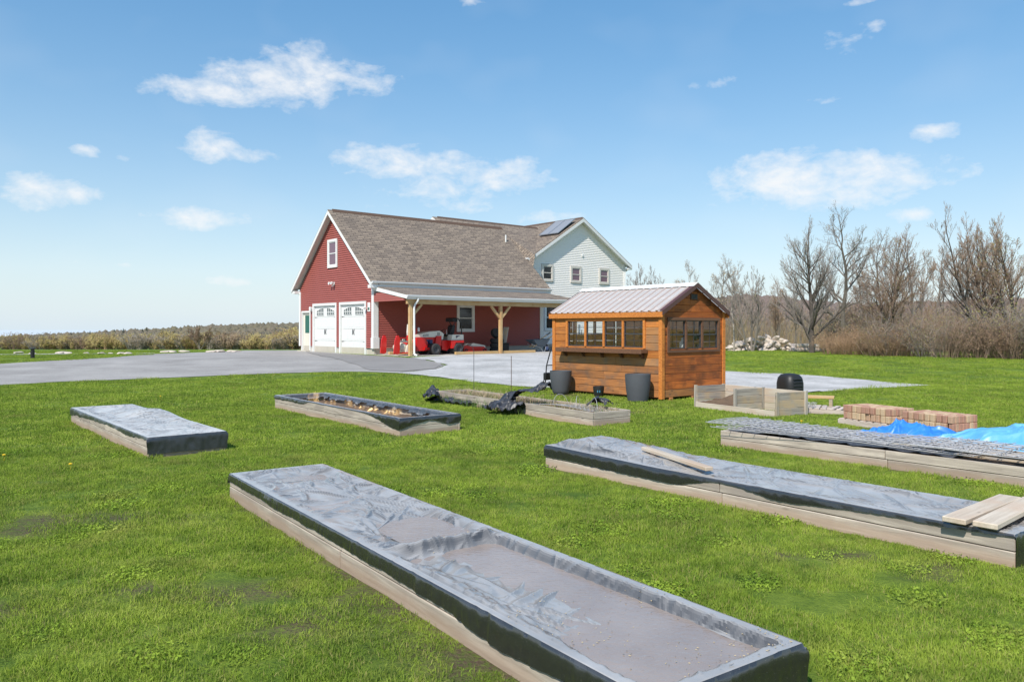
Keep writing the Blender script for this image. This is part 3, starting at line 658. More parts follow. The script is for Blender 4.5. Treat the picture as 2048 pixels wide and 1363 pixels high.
for (yy, zz) in ((6.83,2.38),(3.7,2.6)):
    if zz > 2.5: continue
    bm = MB(); bm.box((-.06,yy-.06,zz-.12),(-.024,yy+.06,zz+.12),0,.01); bm.lathe([(.05,-.12),(.075,.0),(.06,.12),(.02,.15)],10,0,'z',(-.14,yy,zz)); bm.build('wall_lamp', 'white_metal', garage, True)
bm = MB(); bm.box((-.06,4.08,3.62),(-.024,4.28,3.78),0,.01)
for dy in (-.14,.14): bm.tube([(-.05,4.18,3.70),(-.12,4.18+dy*.5,3.70)],.015,6); bm.lathe([(.03,.1),(.075,-.02),(.08,-.08),(.0,-.075)],10,0,'x',(-.20,4.18+dy,3.72))
bm.box((-.15,4.15,3.54),(-.06,4.21,3.61),0,.01); bm.build('floodlight', 'white_metal', garage, True)
bm = MB(); bm.box((-.05,.30,2.15),(-.024,.56,2.6),0,.008); o = bm.build('thermometer_plate', 'white_trim', garage)
bm = MB(); bm.box((-.058,.36,2.22),(-.051,.50,2.36)); bm.build('green_mark', 'green_label', o)
bm = MB(); bm.tube([(-.05,.6,2.33),(-.18,.62,2.33)],.02,6); bm.lathe([(.05,-.26),(.06,-.2),(.045,-.14),(.0,-.13)],10,0,'x',(.0,.62,2.33)); bm.build('camera_lamp', 'white_metal', garage, True)
# lean-to
LY = -3.12; lz = lambda y: 3.42+.17*y
roof_slab('lean_to_roof', [(-.02,LY,lz(LY)),(11.35,LY,lz(LY)),(11.35,-.02,lz(-.02)),(-.02,-.02,lz(-.02))], garage, th=.04)
bm = MB(); bm.prism([(LY,lz(LY)-.04),(-.04,lz(-.04)-.04),(-.04,lz(-.04)-.22),(LY,lz(LY)-.20)],'x',-.06,-.021); bm.build('lean_to_rake', 'white_trim', garage)
bm = MB(); bm.prism([(LY,lz(LY)-.04),(-.04,lz(-.04)-.04),(-.04,lz(-.04)-.22),(LY,lz(LY)-.20)],'x',11.35,11.39); bm.build('lean_to_rake', 'white_trim', garage)
bm = MB(); bm.box((-.02,LY-.02,lz(LY)-.22),(11.35,LY+.02,lz(LY)-.04)); bm.build('lean_to_fascia', 'white_trim', garage)
bm = MB(); bm.box((-.015,LY+.03,lz(LY)-.07),(11.34,-.04,lz(LY)-.05)); bm.build('lean_to_ceiling', 'lumber', garage)
gutter('lean_to_gutter', -.1, 11.4, LY-.021, lz(LY)-.03, garage)
sd = MB(); n_ = 6
for i in range(4):
    za = 2.62+i*.105; zb = za+.105; f = lambda z: min(-.06, max(LY+.15, (z+.24-3.42)/.17))
    ya, yb = f(za), f(zb); sd.add([(-.045,ya,za),(-.045,-.04,za),(-.03,-.04,zb),(-.03,yb,zb)],[(0,1,2,3)])
sd.build('end_siding', 'red_siding', garage)
bm = plank(garage, 'beam', (.05,-2.92,2.585), 11.2, .27, .14, 'post_wood')
for x in (.26, 5.72, 11.1):
    plank(garage, 'post', (x,-2.92,-.05), 2.50, .155, .155, 'post_wood', 'z', .006)
    for sg in ((1,) if x < 1 else (-1,1) if x < 10 else (-1,)):
        bm = MB(); bm.bar((x+sg*.075,-2.92,1.86),(x+sg*.62,-2.92,2.44),.10,.11); bm.build('brace', 'post_wood', garage)
bm = MB(); bm.tube([(.52,LY-.07,2.72),(.52,LY-.07,2.62),(.44,-3.03,2.42),(.40,-3.03,2.3),(.40,-3.03,.16),(.40,-3.10,.06),(.42,-3.28,.02)],.05,8); bm.build('downspout', 'white_metal', garage, True)
bm = MB(); bm.box((.0,-3.0,-.25),(11.2,-.0,.012)); o = structure(bm.build('lean_to_slab', 'slab', None)); o.location = (P0[0],P0[1],GZ); o.rotation_euler = (0,0,HA)
def in_garage(name, label, cat, x, y, z=0.0, rz=0.0, group=None):
    p = fr(P0, x, y); return thing(name, label, cat, (p[0], p[1], GZ+.014+z), HA+rz, group)
for (x, L, lab) in ((2.9,2.7,'pale lumber sill lying left of the middle lean-to post'),(5.83,2.3,'pale lumber sill lying right of the middle lean-to post'),(.4,1.2,'short lumber offcut lying beside the corner post')):
    o = plank(None, 'lumber_beam', (0,0,0), L, .13, .14, 'lumber', 'x', .006); p = fr(P0, x, -2.86 if x > 1 else -.75); o.location = (p[0],p[1],GZ+.085); o.rotation_euler = (0,0,HA); tag(o, lab, 'lumber')

# ------------------------------------------------------------------ white house
house = thing('white_house', 'white clapboard house with gable, solar panels and brown shingle roof behind the garage', 'house', (P0[0], P0[1], GZ), HA)
HY = 2.0; XL, XR, XM = 12.0, 20.7, 16.35; PZ = 8.47; EZ = 5.62; hs_ = (PZ-EZ)/(XM-XL+.3)
bm = MB(); bm.box((XL+.03,HY+.03,-.3),(XR-.03,12,.33)); bm.build('foundation', 'concrete', house)
bm = MB(); bm.prism([(XL+.02,.33),(XR-.02,.33),(XR-.02,EZ),(XM,PZ-.25),(XL+.02,EZ)],'y',HY+.01,12); bm.build('wall_core', 'white_trim', house)
hw = [(13.22,14.62,1.15,2.85)]; ups = [(13.0,13.98,4.25,5.33),(15.5,16.48,4.25,5.33),(18.14,19.12,4.25,5.33)]
def uh(z):
    if z <= EZ+.1: return (XL, XR)
    k = (z-EZ-.1)/(PZ-.12-EZ-.1); return (XL+(XM-XL)*k, XR-(XR-XM)*k)
sd = MB(); lap(sd, (.33, PZ-.14), uh, lambda u, o, z: (u, HY-o, z), hw+ups, .114, .034); sd.build('gable_siding', 'white_siding', house)
for (a, b, c, d) in ups: window(house, (a,HY-.02,c), (1,0,0), (0,-1,0), b-a, d-c, 'tint_glass' if a > 15 else 'dark_glass', .13, 'window', 'soffit', 'soffit')
for (a, b, c, d) in hw: window(house, (a,HY-.02,c), (1,0,0), (0,-1,0), b-a, d-c, 'dark_glass', .14)
for (a, b) in ((XL-.03,XL+.14),(XR-.14,XR+.03)):
    bm = MB(); bm.box((a,HY-.06,.3),(b,HY-.0,EZ)); bm.build('corner_board', 'white_trim', house)
ov = .35; ya, yb = HY-.38, 11.5
for sg in (-1, 1):
    xe = XM+sg*(XM-XL+ov) if sg < 0 else XR+ov; ze = EZ-.02
    roof_slab('roof_slope', [(xe,ya,ze),(XM,ya,PZ),(XM,yb,PZ),(xe,yb,ze)], house, th=.06, eave=Vector((0,1,0)))
    bm = MB(); bm.prism([(xe,ze-.06),(XM,PZ-.06),(XM,PZ-.27),(xe,ze-.25)],'y',ya-.02,ya+.03); bm.build('rake_board', 'white_trim', house)
    bm = MB(); bm.prism([(xe,ze-.12),(XM,PZ-.12),(XM,PZ-.16),(xe,ze-.16)],'y',ya+.031,HY); bm.build('soffit', 'white_trim', house)
    bm = MB(); a, b = sorted((xe, XL if sg < 0 else XR)); bm.box((a,ya+.032,ze-.28),(b,HY+.1,ze-.165)); bm.build('eave_return', 'white_trim', house)
bm = MB(); bm.prism([(XM-.14,PZ-.07),(XM,PZ+.05),(XM+.14,PZ-.07),(XM,PZ-.02)],'y',ya+.1,yb); bm.build('ridge_vent', 'rust', house)
bm = MB(); bm.prism([(XL-ov,EZ-.02),(XL-ov-.12,EZ-.02),(XL-ov-.11,EZ-.1),(XL-ov-.05,EZ-.15),(XL-ov,EZ-.15)],'y',ya-.02,HY+.3); bm.build('gutter', 'gutter', house)
bm = MB(); bm.tube([(XR+ov+.05,HY+.02,EZ-.1),(XR+ov-.1,HY-.02,EZ-.3),(XR-.02,HY-.07,EZ-.45),(XR-.02,HY-.07,.4)],.045,8); bm.build('downspout', 'white_metal', house, True)
bm = MB(); bm.lathe([(.0,-.05),(.09,-.04),(.1,.0)],12,0,'y',(16.6,HY-.03,6.05)); bm.build('wall_vent', 'white_metal', house, True)
# main block behind, its ridge along the garage's
MR, MZ = 5.3, 8.09; mz = lambda y: MZ-.62*abs(y-MR)
zc = lambda x: PZ-hs_*abs(XM-x)
y_b = MR-(MZ-(EZ-.02))/.62; xb = XL-.35
A_ = (11.62,4.25,mz(4.25)); B_ = (11.62,1.20,zr(1.20)+.02); V0_ = (11.92,1.36,zc(11.92)+.005); V1_ = (XM-(PZ-MZ)/hs_,MR,MZ)
roof_slab('main_roof', [(7.1,4.25,mz(4.25)),A_,V1_,(7.1,MR,MZ)], house, th=.04)
roof_slab('main_roof', [A_,B_,V0_], house, th=.04); roof_slab('main_roof', [A_,V0_,V1_], house, th=.04)
roof_slab('main_roof', [(7.1,MR,MZ-.001),(XM,MR,MZ-.001),(XM,10.5,mz(10.5)),(7.1,10.5,mz(10.5))], house, th=.06)
bm = MB(); bm.prism([(MR-.12,MZ-.06),(MR,MZ+.05),(MR+.12,MZ-.06),(MR,MZ-.03)],'x',7.45,15.6); bm.build('ridge_vent', 'rust', house)
bm = MB(); bm.prism([(4.3,mz(4.3)-.08),(MR,MZ-.08),(10.2,mz(10.2)-.08),(10.2,3),(4.3,3)],'x',7.2,7.3); bm.build('end_wall', 'white_trim', house)
for (q0, q1) in ((4.2,MR),(MR,10.5)):
    bm = MB(); bm.prism([(q0,mz(q0)-.05),(q1,mz(q1)-.05),(q1,mz(q1)-.22),(q0,mz(q0)-.22)],'x',7.06,7.11); bm.build('rake_board', 'white_trim', house)
# solar panels on the gable's left slope
for k in range(2):
    bm = MB(); y0 = 1.80+k*.93; y1 = y0+.9
    p = lambda x, y, h: (x, y, zc(x)+h)
    vs = [p(14.25,y0,.12),p(15.75,y0,.22),p(15.75,y1,.22),p(14.25,y1,.12)]; v2 = [(a,b,c+.04) for a,b,c in vs]
    bm.add(vs+v2, [(3,2,1,0),(4,5,6,7),(0,1,5,4),(1,2,6,5),(2,3,7,6),(3,0,4,7)]); pn = bm.build('solar_panel', 'solar', house)
    bm = MB()
    for a, b in ((4,5),(5,6),(6,7),(7,4)): bm.bar((vs+v2)[a],(vs+v2)[b],.03,.03)
    bm.build('panel_frame', 'steel', pn)

# ------------------------------------------------------------------ garden shed
shed = thing('garden_shed', 'orange stained plank shed with metal roof, flower ledge and seven small windows', 'shed', (S0[0], S0[1], .0), HA)
SX, SY, ZB, ZT, SRZ = 2.47, 3.70, .07, 2.10, 2.74
def wall_planks(axis, pos, length, zs, holes, mat_of, nameof='plank', face=-1, taper=None, th=.022):
    """horizontal boards; axis 'y': wall runs along y at x = pos; axis 'x': runs along x at y = pos"""
    for i in range(len(zs)-1):
        a, b = zs[i]+.004, zs[i+1]-.004; u0, u1 = (.03, length-.03)
        if taper: u0, u1 = taper((a+b)/2+.03)
        segs = [(u0, u1)]
        for (h0, h1, v0, v1) in holes:
            if min(b, v1)-max(a, v0) < .03: continue
            za, zb2 = max(a, v0), min(b, v1); ns = []
            for (p, q) in segs:
                if h0 > p: ns.append((p, h0))
                if h1 < q: ns.append((h1, q))
            segs = ns
            for (c, d) in ((a, v0-.003), (v1+.003, b)):       # what is left of a board above or below the opening
                if d-c > .03: segs_extra.append((h0, h1, c, d))
        lst = [(p, q, a, b) for p, q in segs]+segs_extra; segs_extra.clear()
        for (p, q, c, d) in lst:
            if q-p < .04: continue
            cut = [p, q]
            if q-p > 1.9 and random.random() < .5: cut = [p, p+(q-p)*random.uniform(.3,.7), q]
            for e in range(len(cut)-1):
                L = cut[e+1]-cut[e]-.003; j = random.uniform(-.003,.003); zc_ = (c+d)/2; m = mat_of(zc_, (cut[e]+cut[e+1])/2)
                if axis == 'y': plank(shed, nameof, (pos+face*(.0+j)+(.011), cut[e], zc_), L, d-c, th, m, 'y', .006)
                else: plank(shed, nameof, (cut[e], pos+face*j+.011, zc_), L, d-c, th, m, 'x', .006)
segs_extra = []
zs = list(np.linspace(ZB, ZT, 12))
FW = (.55, 3.14, 1.25, 1.90); SW = (.27, 2.19, 1.22, 1.90); BW = (1.9, 3.35, 1.42, 1.92)
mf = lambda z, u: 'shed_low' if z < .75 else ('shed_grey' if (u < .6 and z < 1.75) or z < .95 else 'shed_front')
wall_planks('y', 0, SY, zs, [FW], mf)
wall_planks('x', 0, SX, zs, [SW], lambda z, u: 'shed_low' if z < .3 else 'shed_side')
wall_planks('y', SX-.022, SY, zs, [], lambda z, u: 'shed_inside')
wall_planks('x', SY-.022, SX, zs, [(.70,1.95,1.53,1.93)], lambda z, u: 'shed_inside')
gs = (SRZ-ZT)/(SX/2)
for (h0, h1, v0, v1), ln, ax_ in ((FW, SY, 'y'), (SW, SX, 'x')):     # lining sheet behind the boards
    bm = MB()
    for (u0, u1, z0, z1) in ((.03, ln-.03, ZB, v0-.002), (.03, ln-.03, v1+.002, ZT), (.03, h0-.002, v0, v1), (h1+.002, ln-.03, v0, v1)):
        bm.box((.026,u0,z0),(.032,u1,z1)) if ax_ == 'y' else bm.box((u0,.026,z0),(u1,.032,z1))
    bm.build('lining', 'shed_inside', shed)
zg = [ZT, 2.27, 2.44, 2.60]
tp = lambda z: (max(.03, (z-ZT-.02)/gs+.02), SX-max(.03, (z-ZT-.02)/gs+.02))
wall_planks('x', 0, SX, zg, [(SX/2-.14,SX/2+.14,2.40,2.56)], lambda z, u: 'shed_side', taper=tp)
wall_planks('x', SY-.022, SX, zg, [], lambda z, u: 'shed_inside', taper=tp)
for y, m in ((.0,'shed_side'),(SY-.024,'shed_inside')):
    bm = MB(); q0, q1 = (y+.024, y+.03) if y == 0 else (y-.008, y-.002)
    bm.prism([(.01,ZT-.02),(SX-.01,ZT-.02),(SX-.01,ZT+.05),(SX/2,SRZ+.038),(.01,ZT+.05)],'y',q0,q1); bm.build('gable_backing', m, shed)
bm = MB(); bm.box((SX/2-.13,-.012,2.41),(SX/2+.13,.02,2.55)); v_ = bm.build('gable_vent', 'shed_dark', shed)
for k in range(3):
    bm = MB(); bm.box((SX/2-.11+k*.078,-.018,2.425),(SX/2-.045+k*.078,-.0125,2.535)); bm.build('louvre', 'black_metal', v_)
for (a, b, c, d) in ((-.03,.0,-.03,.07),(SX,SX+.03,-.03,.07),(-.03,.0,SY-.07,SY+.03)):
    bm = MB(); bm.box((a,c,ZB-.03),(b,d,ZT),0,.004); bm.build('corner_board', 'shed_trim', shed)
for (a, b) in ((.0,.08),(SX-.08,SX)):
    bm = MB(); bm.box((a,-.03,ZB-.03),(b,-.001,ZT+.02),0,.004); bm.build('corner_board', 'shed_trim', shed)
# roof: frame, ribbed sheets, ridge cap, trims
OV = .09; gy0, gy1 = -.10, SY+.10
for sg in (-1, 1):
    xe = SX/2+sg*(SX/2+OV); ze = SRZ-(SX/2+OV)*gs+.05; zt_ = SRZ+.05
    bm = MB(); n = 17; prof = []
    for k in range(n):
        y = gy0+(gy1-gy0)*k/n; w = (gy1-gy0)/n; prof += [(y,0),(y+w*.58,0),(y+w*.68,.026),(y+w*.84,.026),(y+w*.97,0)]
    prof.append((gy1,0))
    for (f0, f1, lift) in ((0,.52,.004),(.48,1,.0)):
        vs = []
        for (y, h) in prof:
            for f in (f0, f1): vs.append((xe+(SX/2-xe)*f, y, ze+(zt_-ze)*f+h+lift*(1 if f == f1 else 1.5)))
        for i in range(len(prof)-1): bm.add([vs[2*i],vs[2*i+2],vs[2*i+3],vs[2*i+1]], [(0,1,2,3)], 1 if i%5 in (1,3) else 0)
    bm.build('roof_sheet', ['roof_sheet','rib_shade'], shed)
    for f in (.12,.5,.88):
        bm = MB(); bm.box((xe+(SX/2-xe)*f-.03,.03,ze+(zt_-ze)*f-.075),(xe+(SX/2-xe)*f+.03,SY-.03,ze+(zt_-ze)*f-.03)); bm.build('purlin', 'shed_inside', shed)
    bm = MB(); bm.prism([(xe-sg*-.01,ze+.02),(SX/2,zt_+.02),(SX/2,zt_-.085),(xe-sg*-.01,ze-.085)],'y',gy0-.02,gy0+.0); bm.prism([(xe,ze+.03),(SX/2,zt_+.03),(SX/2,zt_+.02),(xe,ze+.02)],'y',gy0-.02,gy0+.09); bm.build('rake_trim', 'brown_trim', shed)
    bm = MB(); bm.prism([(xe,ze+.02),(SX/2,zt_+.02),(SX/2,zt_-.085),(xe,ze-.085)],'y',gy1,gy1+.02); bm.build('rake_trim', 'brown_trim', shed)
    a, b = sorted((xe, xe-sg*.025)); bm = MB(); bm.box((a,gy0+.001,ze-.13),(b,gy1-.001,ze-.008)); bm.build('fascia', 'shed_trim', shed)
    a, b = sorted((xe-sg*.026, SX/2+sg*(SX/2-.02))); bm = MB(); bm.box((a,gy0+.1,ze-.13),(b,gy1-.1,ze-.10)); bm.build('eave_soffit', 'shed_trim', shed)
bm = MB(); c = SX/2; z = SRZ+.05
bm.prism([(c-.17,z-.17*gs+.034),(c,z+.045),(c+.17,z-.17*gs+.034),(c,z+.032)],'y',gy0-.021,gy1+.021); bm.build('ridge_cap', 'white_metal', shed)
def shed_windows(axis, n, h, mat_jamb):
    h0, h1, v0, v1 = h; w = (h1-h0)/n
    def bx(bm, u0, u1, z0, z1, d0, d1):
        if axis == 'y': bm.box((d0,u0,z0),(d1,u1,z1))
        else: bm.box((u0,d0,z0),(u1,d1,z1))
    tr = MB(); bx(tr,h0-.07,h0,v0-.03,v1+.07,-.03,.03); bx(tr,h1,h1+.07,v0-.03,v1+.07,-.03,.03); bx(tr,h0,h1,v1,v1+.07,-.034,.03); bx(tr,h0-.07,h1+.07,v0-.09,v0-.0301,-.03,-.0005) if axis == 'x' else None
    tr.build('window_trim', mat_jamb, shed)
    for k in range(1, n):
        m = MB(); bx(m, h0+k*w-.03, h0+k*w+.03, v0, v1, -.025, .05); m.build('mullion', mat_jamb, shed)
    for k in range(n):
        a = h0+k*w+(.03 if k else .0)+.004; b = h0+(k+1)*w-(.03 if k < n-1 else .0)-.004; t = .022; mz_ = (v0+v1)/2
        f = MB(); bx(f,a,a+t,v0,v1,.0,.04); bx(f,b-t,b,v0,v1,.0,.04); bx(f,a+t,b-t,v0,v0+t,.0,.04); bx(f,a+t,b-t,v1-t,v1,.0,.04); bx(f,a+t,b-t,mz_-.016,mz_+.016,-.004,.044)
        W_ = f.build('window', 'dark_metal', shed)
        g = MB(); u = (a+b)/2; bx(g,u-.005,u+.005,v0+t,mz_-.016,.008,.018); bx(g,u-.005,u+.005,mz_+.016,v1-t,.008,.018)
        for zz in ((v0+mz_)/2, (v1+mz_)/2): bx(g,a+t,b-t,zz-.005,zz+.005,.0075,.0185)
        g.build('muntin', 'dark_metal', W_)
        for (z0, z1) in ((v0+t, mz_-.016), (mz_+.016, v1-t)):
            p = MB()
            if axis == 'y': p.quad((.021,a+t,z0),(.021,b-t,z0),(.021,b-t,z1),(.021,a+t,z1))
            else: p.quad((a+t,.021,z0),(b-t,.021,z0),(b-t,.021,z1),(a+t,.021,z1))
            p.build('pane', 'glass', W_)
shed_windows('y', 4, FW, 'shed_trim'); shed_windows('x', 3, SW, 'shed_dark')
bm = MB(); bm.box((-.24,.42,1.165),(-.026,3.34,1.2),0,.004); bm.box((-.265,.40,1.10),(-.2401,3.36,1.21),0,.004); bm.box((-.2399,.40,1.12),(-.026,.42,1.2)); bm.box((-.2399,3.34,1.12),(-.026,3.36,1.2)); bm.build('flower_ledge', 'shed_dark', shed)
for y in np.linspace(.55, 3.2, 5):
    bm = MB(); bm.prism([(-.005,1.163),(-.20,1.163),(-.20,1.14),(-.05,.98),(-.005,.98)],'y',y-.025,y+.025); bm.build('bracket', 'shed_dark', shed)
for x in (.35, 1.2, 2.1):
    bm = MB(); bm.box((x-.06,-.02,-.05),(x+.06,SY,ZB-.002),0,.01); bm.build('skid', 'shed_low', shed)
bm = MB(); bm.box((.03,.03,ZB),(SX-.03,SY-.03,ZB+.05)); bm.build('floor', 'shed_inside', shed)
for z, y0, y1 in ((1.02,.1,1.7),(1.62,.1,1.4)):
    bm = MB(); bm.box((SX-.42,y0,z),(SX-.03,y1,z+.03)); bm.build('shelf', 'shed_inside', shed)
bm = MB(); bm.box((.25,SY-.5,.95),(SX-.1,SY-.03,.99)); bm.build('workbench', 'shed_inside', shed)
for y in (.7, 1.6, 2.7):
    bm = MB(); bm.box((SX-.09,y,.1),(SX-.024,y+.06,2.05)); bm.build('stud', 'shed_inside', shed)
for x in (.7, 1.5):
    bm = MB(); bm.box((x,SY-.09,.1),(x+.06,SY-.024,2.05)); bm.build('stud', 'shed_inside', shed)
bm = MB(); bm.box((SX-.5,.06,.9),(SX-.03,1.9,.94)); bm.box((.05,.04,1.12),(SX-.6,.42,1.15)); bm.build('potting_bench', 'shed_inside', shed)
def in_shed(x, y): return fr(S0, x, y)
def pot_mesh(name, r0, r1, h, mat, n=28, wall=.025, squash=0.0):
    bm = MB(); prof = [(r0*.86,0),(r0,.02)]
    for k in range(1, 9):
        f = k/8; prof.append((r0+(r1-r0)*math.sin(f*math.pi/2)**.9, .02+(h-.02)*f))
    prof += [(r1,h+.008),(r1-wall,h+.008),(r1-wall-.005,h-.05),(r1-wall-.02,h-.12)]
    bm.lathe(prof, n, 0, cap=True); return bm.mesh(name, mat, True)
def place(name, me, label, cat, loc, rz=0, group=None):
    o = put(name, me, None, loc, (0,0,rz)); return tag(o, label, cat, group)
place('planter_pot', pot_mesh('pot', .20, .285, .60, 'pot'), 'large charcoal planter at the left end of the orange shed', 'planter', (1.27,20.32,.0))
place('planter_pot', pot_mesh('pot', .235, .30, .63, 'pot'), 'large speckled charcoal planter near the front corner of the orange shed', 'planter', (2.95,18.28,.0))
t = thing('nursery_pot', 'small black nursery pot with white tag against the shed front', 'plant pot', (2.16,19.45,.0), HA)
put('pot_body', pot_mesh('pot', .105, .14, .26, 'pot_black'), t); bm = MB(); bm.lathe([(.11,.20),(.0,.235)],12); bm.build('potting_soil', 'pot_soil', t)
bm = MB()
for i in range(7):
    a0, a1 = R(195+i*10), R(205+i*10); rr = lambda z: .108+(z-.02)/.24*.036
    bm.quad(*[(rr(z)*math.cos(a)*1.01, rr(z)*math.sin(a)*1.01, z) for a, z in ((a0,.10),(a1,.10),(a1,.2),(a0,.2))])
tg = bm.build('paper_tag', 'label_white', t); bm = MB()
for a in (213, 235): bm.box((-.012,-.001,.12),(.012,.001,.175),0,0,Matrix.Rotation(R(a+90),4,'Z')@Matrix.Translation((0,-.135,0)))
bm.build('print', 'label_blue', tg)
p = in_shed(SX-.35, .9); bm = MB(); bm.lathe([(.07,0),(.075,.2),(.03,.26),(.03,.32),(.0,.33)],12); place('white_jug', bm.mesh('jug','white_metal',True), 'white jug on the bench seen through the shed side windows', 'jug', (*in_shed(1.1,.25),1.15))
bm = MB(); bm.box((0,0,0),(.42,.26,.09),0,.01); place('seed_tray', bm.mesh('tray','pot'), 'grey seed tray inside the shed behind the left side window', 'tray', (*in_shed(.38,.1),1.15), HA)
bm = MB(); bm.lathe([(.055,0),(.075,.16),(.07,.16),(.05,.02)],12); place('flower_pot', bm.mesh('fp','pot',True), 'grey flower pot behind the right side window of the shed', 'plant pot', (*in_shed(1.72,.24),1.15))
bm = MB(); bm.tube([(0,0,0),(.02,0,-.12),(-.02,0,-.25),(.03,0,-.36)],.012,6); bm.tube([(.18,0,0),(.18,0,-.3)],.01,6); bm.lathe([(.0,-.2),(.05,-.22),(.06,-.3),(.0,-.36)],10,0,'z',(.18,0,-.1)); bm.lathe([(.0,-.0),(.05,-.02),(.05,-.1),(.0,-.14)],10,0,'z',(.03,0,-.34)); place('hanging_tool', bm.mesh('ht','dark_metal',True), 'dark garden tools hanging inside behind the right side window of the shed', 'tool', (*in_shed(1.72,.35),1.88), HA)
bm = MB(); bm.tube([(0,0,0),(.05,0,1.55)],.018,6); bm.box((-.06,-.01,1.0),(.14,.01,1.5),0,.004); place('yellow_rake', bm.mesh('rk','yellow'), 'yellow handled tool leaning inside the shed behind the third front window', 'tool', (*in_shed(SX-.25,1.95),.13), HA+R(90))
# ------------------------------------------------------------------ raised beds
def bed(key, label, joint=None, soil_z=.16, mat='bed_wood'):
    (o, a, w, L, h) = BEDS[key]; t = thing('raised_bed', label, 'garden bed', (o[0], o[1], 0), R(a), 'raised garden beds'); T = .042
    joint = joint or L*.5; rows = [(-.06, h*.5-.003), (h*.5+.003, h)]
    for i, (z0, z1) in enumerate(rows):
        jj = joint if i else joint+random.choice((-.03,.03))
        for x in (T/2, w-T/2):
            for (y0, y1) in ((0, jj-.004), (jj+.004, L)):
                plank(t, 'plank', (x+random.uniform(-.004,.004), y0, (z0+z1)/2), y1-y0, z1-z0, T, mat, 'y', .005)
        for y in (T/2, L-T/2): plank(t, 'plank', (T+.001, y, (z0+z1)/2), w-2*T-.002, z1-z0, T, mat, 'x', .005)
    for y in (.12, joint, L-.12):
        for x in (T+.022, w-T-.022):
            bm = MB(); bm.box((x-.02,y-.02,-.05),(x+.02,y+.02,h-.03)); bm.build('stake', mat, t)
    n = 24; m = 8; xs, ys = np.meshgrid(np.linspace(T+.001, w-T-.001, m), np.linspace(T+.001, L-T-.001, n)); zz = soil_z-h*0+(fbm(xs*5, ys*5, 3, hash(key)%97)-.5)*.05
    ii = (np.arange(n-1)[:,None]*m+np.arange(m-1)[None,:]).ravel()
    put('soil', npmesh('soil', np.stack([xs.ravel(), ys.ravel(), zz.ravel()], 1), np.stack([ii,ii+1,ii+m+1,ii+m],1), 'soil', True), t)
    return t
def cover(key, label, top, skirts, mat, res=.022, cat='plastic sheet', wr=.010, seed=1, hole=None):
    """film over a bed: top(x, y, edge) gives the height above the rim; skirts = (left, right, near, far) drop lengths as functions"""
    (o, a, w, L, h) = BEDS[key]; mxs = [s(np.linspace(0,1,60)).max() for s in skirts]
    def ax(n0, L_, n1):
        m0 = max(3, int(n0/.02)); m1 = max(3, int(n1/.02)); return np.concatenate([-np.linspace(1,0,m0,endpoint=False), np.linspace(0,L_,int(L_/res)), L_+np.linspace(0,1,m1+1)[1:]])
    px = ax(mxs[0], w, mxs[1]); py = ax(mxs[2], L, mxs[3])
    p, q = np.meshgrid(px, py); x = np.clip(p, 0, w); y = np.clip(q, 0, L); fx = x/w; fy = y/L
    el_ = np.maximum(-p, 0)*skirts[0](fy); er = np.maximum(p-w, 0)*skirts[1](fy); en = np.maximum(-q, 0)*skirts[2](fx); ef = np.maximum(q-L, 0)*skirts[3](fx)
    e = np.minimum(np.minimum(x, w-x), np.minimum(y, L-y))
    z = h+.008+top(x, y, np.maximum(e-.045, 0))
    drop = np.maximum(np.maximum(el_, er), np.maximum(en, ef)); z = z-drop
    fold = lambda s_, k: (fbm(s_*k, drop*3+s_*.4, 3, seed+5)-.5)*2
    b = np.minimum(1, drop/.05); gap = .006
    bulge = gap*np.minimum(1, drop/.01)+b*(.004+.006*fold(y, 3)+.012*np.abs(fold(y, 9))+.010*np.clip(np.abs(fold(y, 22)), 0, .5))*np.where((el_+er) > 0, 1, 0)
    bulge2 = gap*np.minimum(1, drop/.01)+b*(.005+.008*fold(x, 4)+.014*np.abs(fold(x, 9))+.010*np.clip(np.abs(fold(x, 22)), 0, .5))*np.where((en+ef) > 0, 1, 0)
    X = x - np.where(p < 0, 1, 0)*np.abs(bulge) + np.where(p > w, 1, 0)*np.abs(bulge)
    Y = y - np.where(q < 0, 1, 0)*np.abs(bulge2) + np.where(q > L, 1, 0)*np.abs(bulge2)
    z = np.maximum(z, .006)
    n, m = z.shape; ii = (np.arange(n-1)[:,None]*m+np.arange(m-1)[None,:]).ravel(); F = np.stack([ii,ii+1,ii+m+1,ii+m],1)
    if hole is not None:
        cx = (x[:-1,:-1]+x[1:,1:])/2; cy = (y[:-1,:-1]+y[1:,1:])/2; F = F[~hole(cx, cy, drop[:-1,:-1]).ravel()]
    me = npmesh('plastic_sheet', np.stack([X.ravel(), Y.ravel(), z.ravel()], 1), F, mat, True)
    me.set_sharp_from_angle(angle=R(65))
    oo = put('plastic_sheet', me, None, (o[0], o[1], 0), (0,0,R(a))); return tag(oo, label, cat)
def ridged(x, y, k, ang, st, seed):
    c, s_ = math.cos(ang), math.sin(ang); u = (x*c+y*s_)*k; v = (-x*s_+y*c)*k*st
    return 1-np.abs(fbm(u, v, 3, seed)-.5)*2
cst = lambda v: (lambda f: np.full_like(f, v, dtype=float))
wav = lambda a, b, k, sd_: (lambda f: a+b*fbm(np.asarray(f)*k+3, np.zeros_like(f)+.5, 3, sd_))
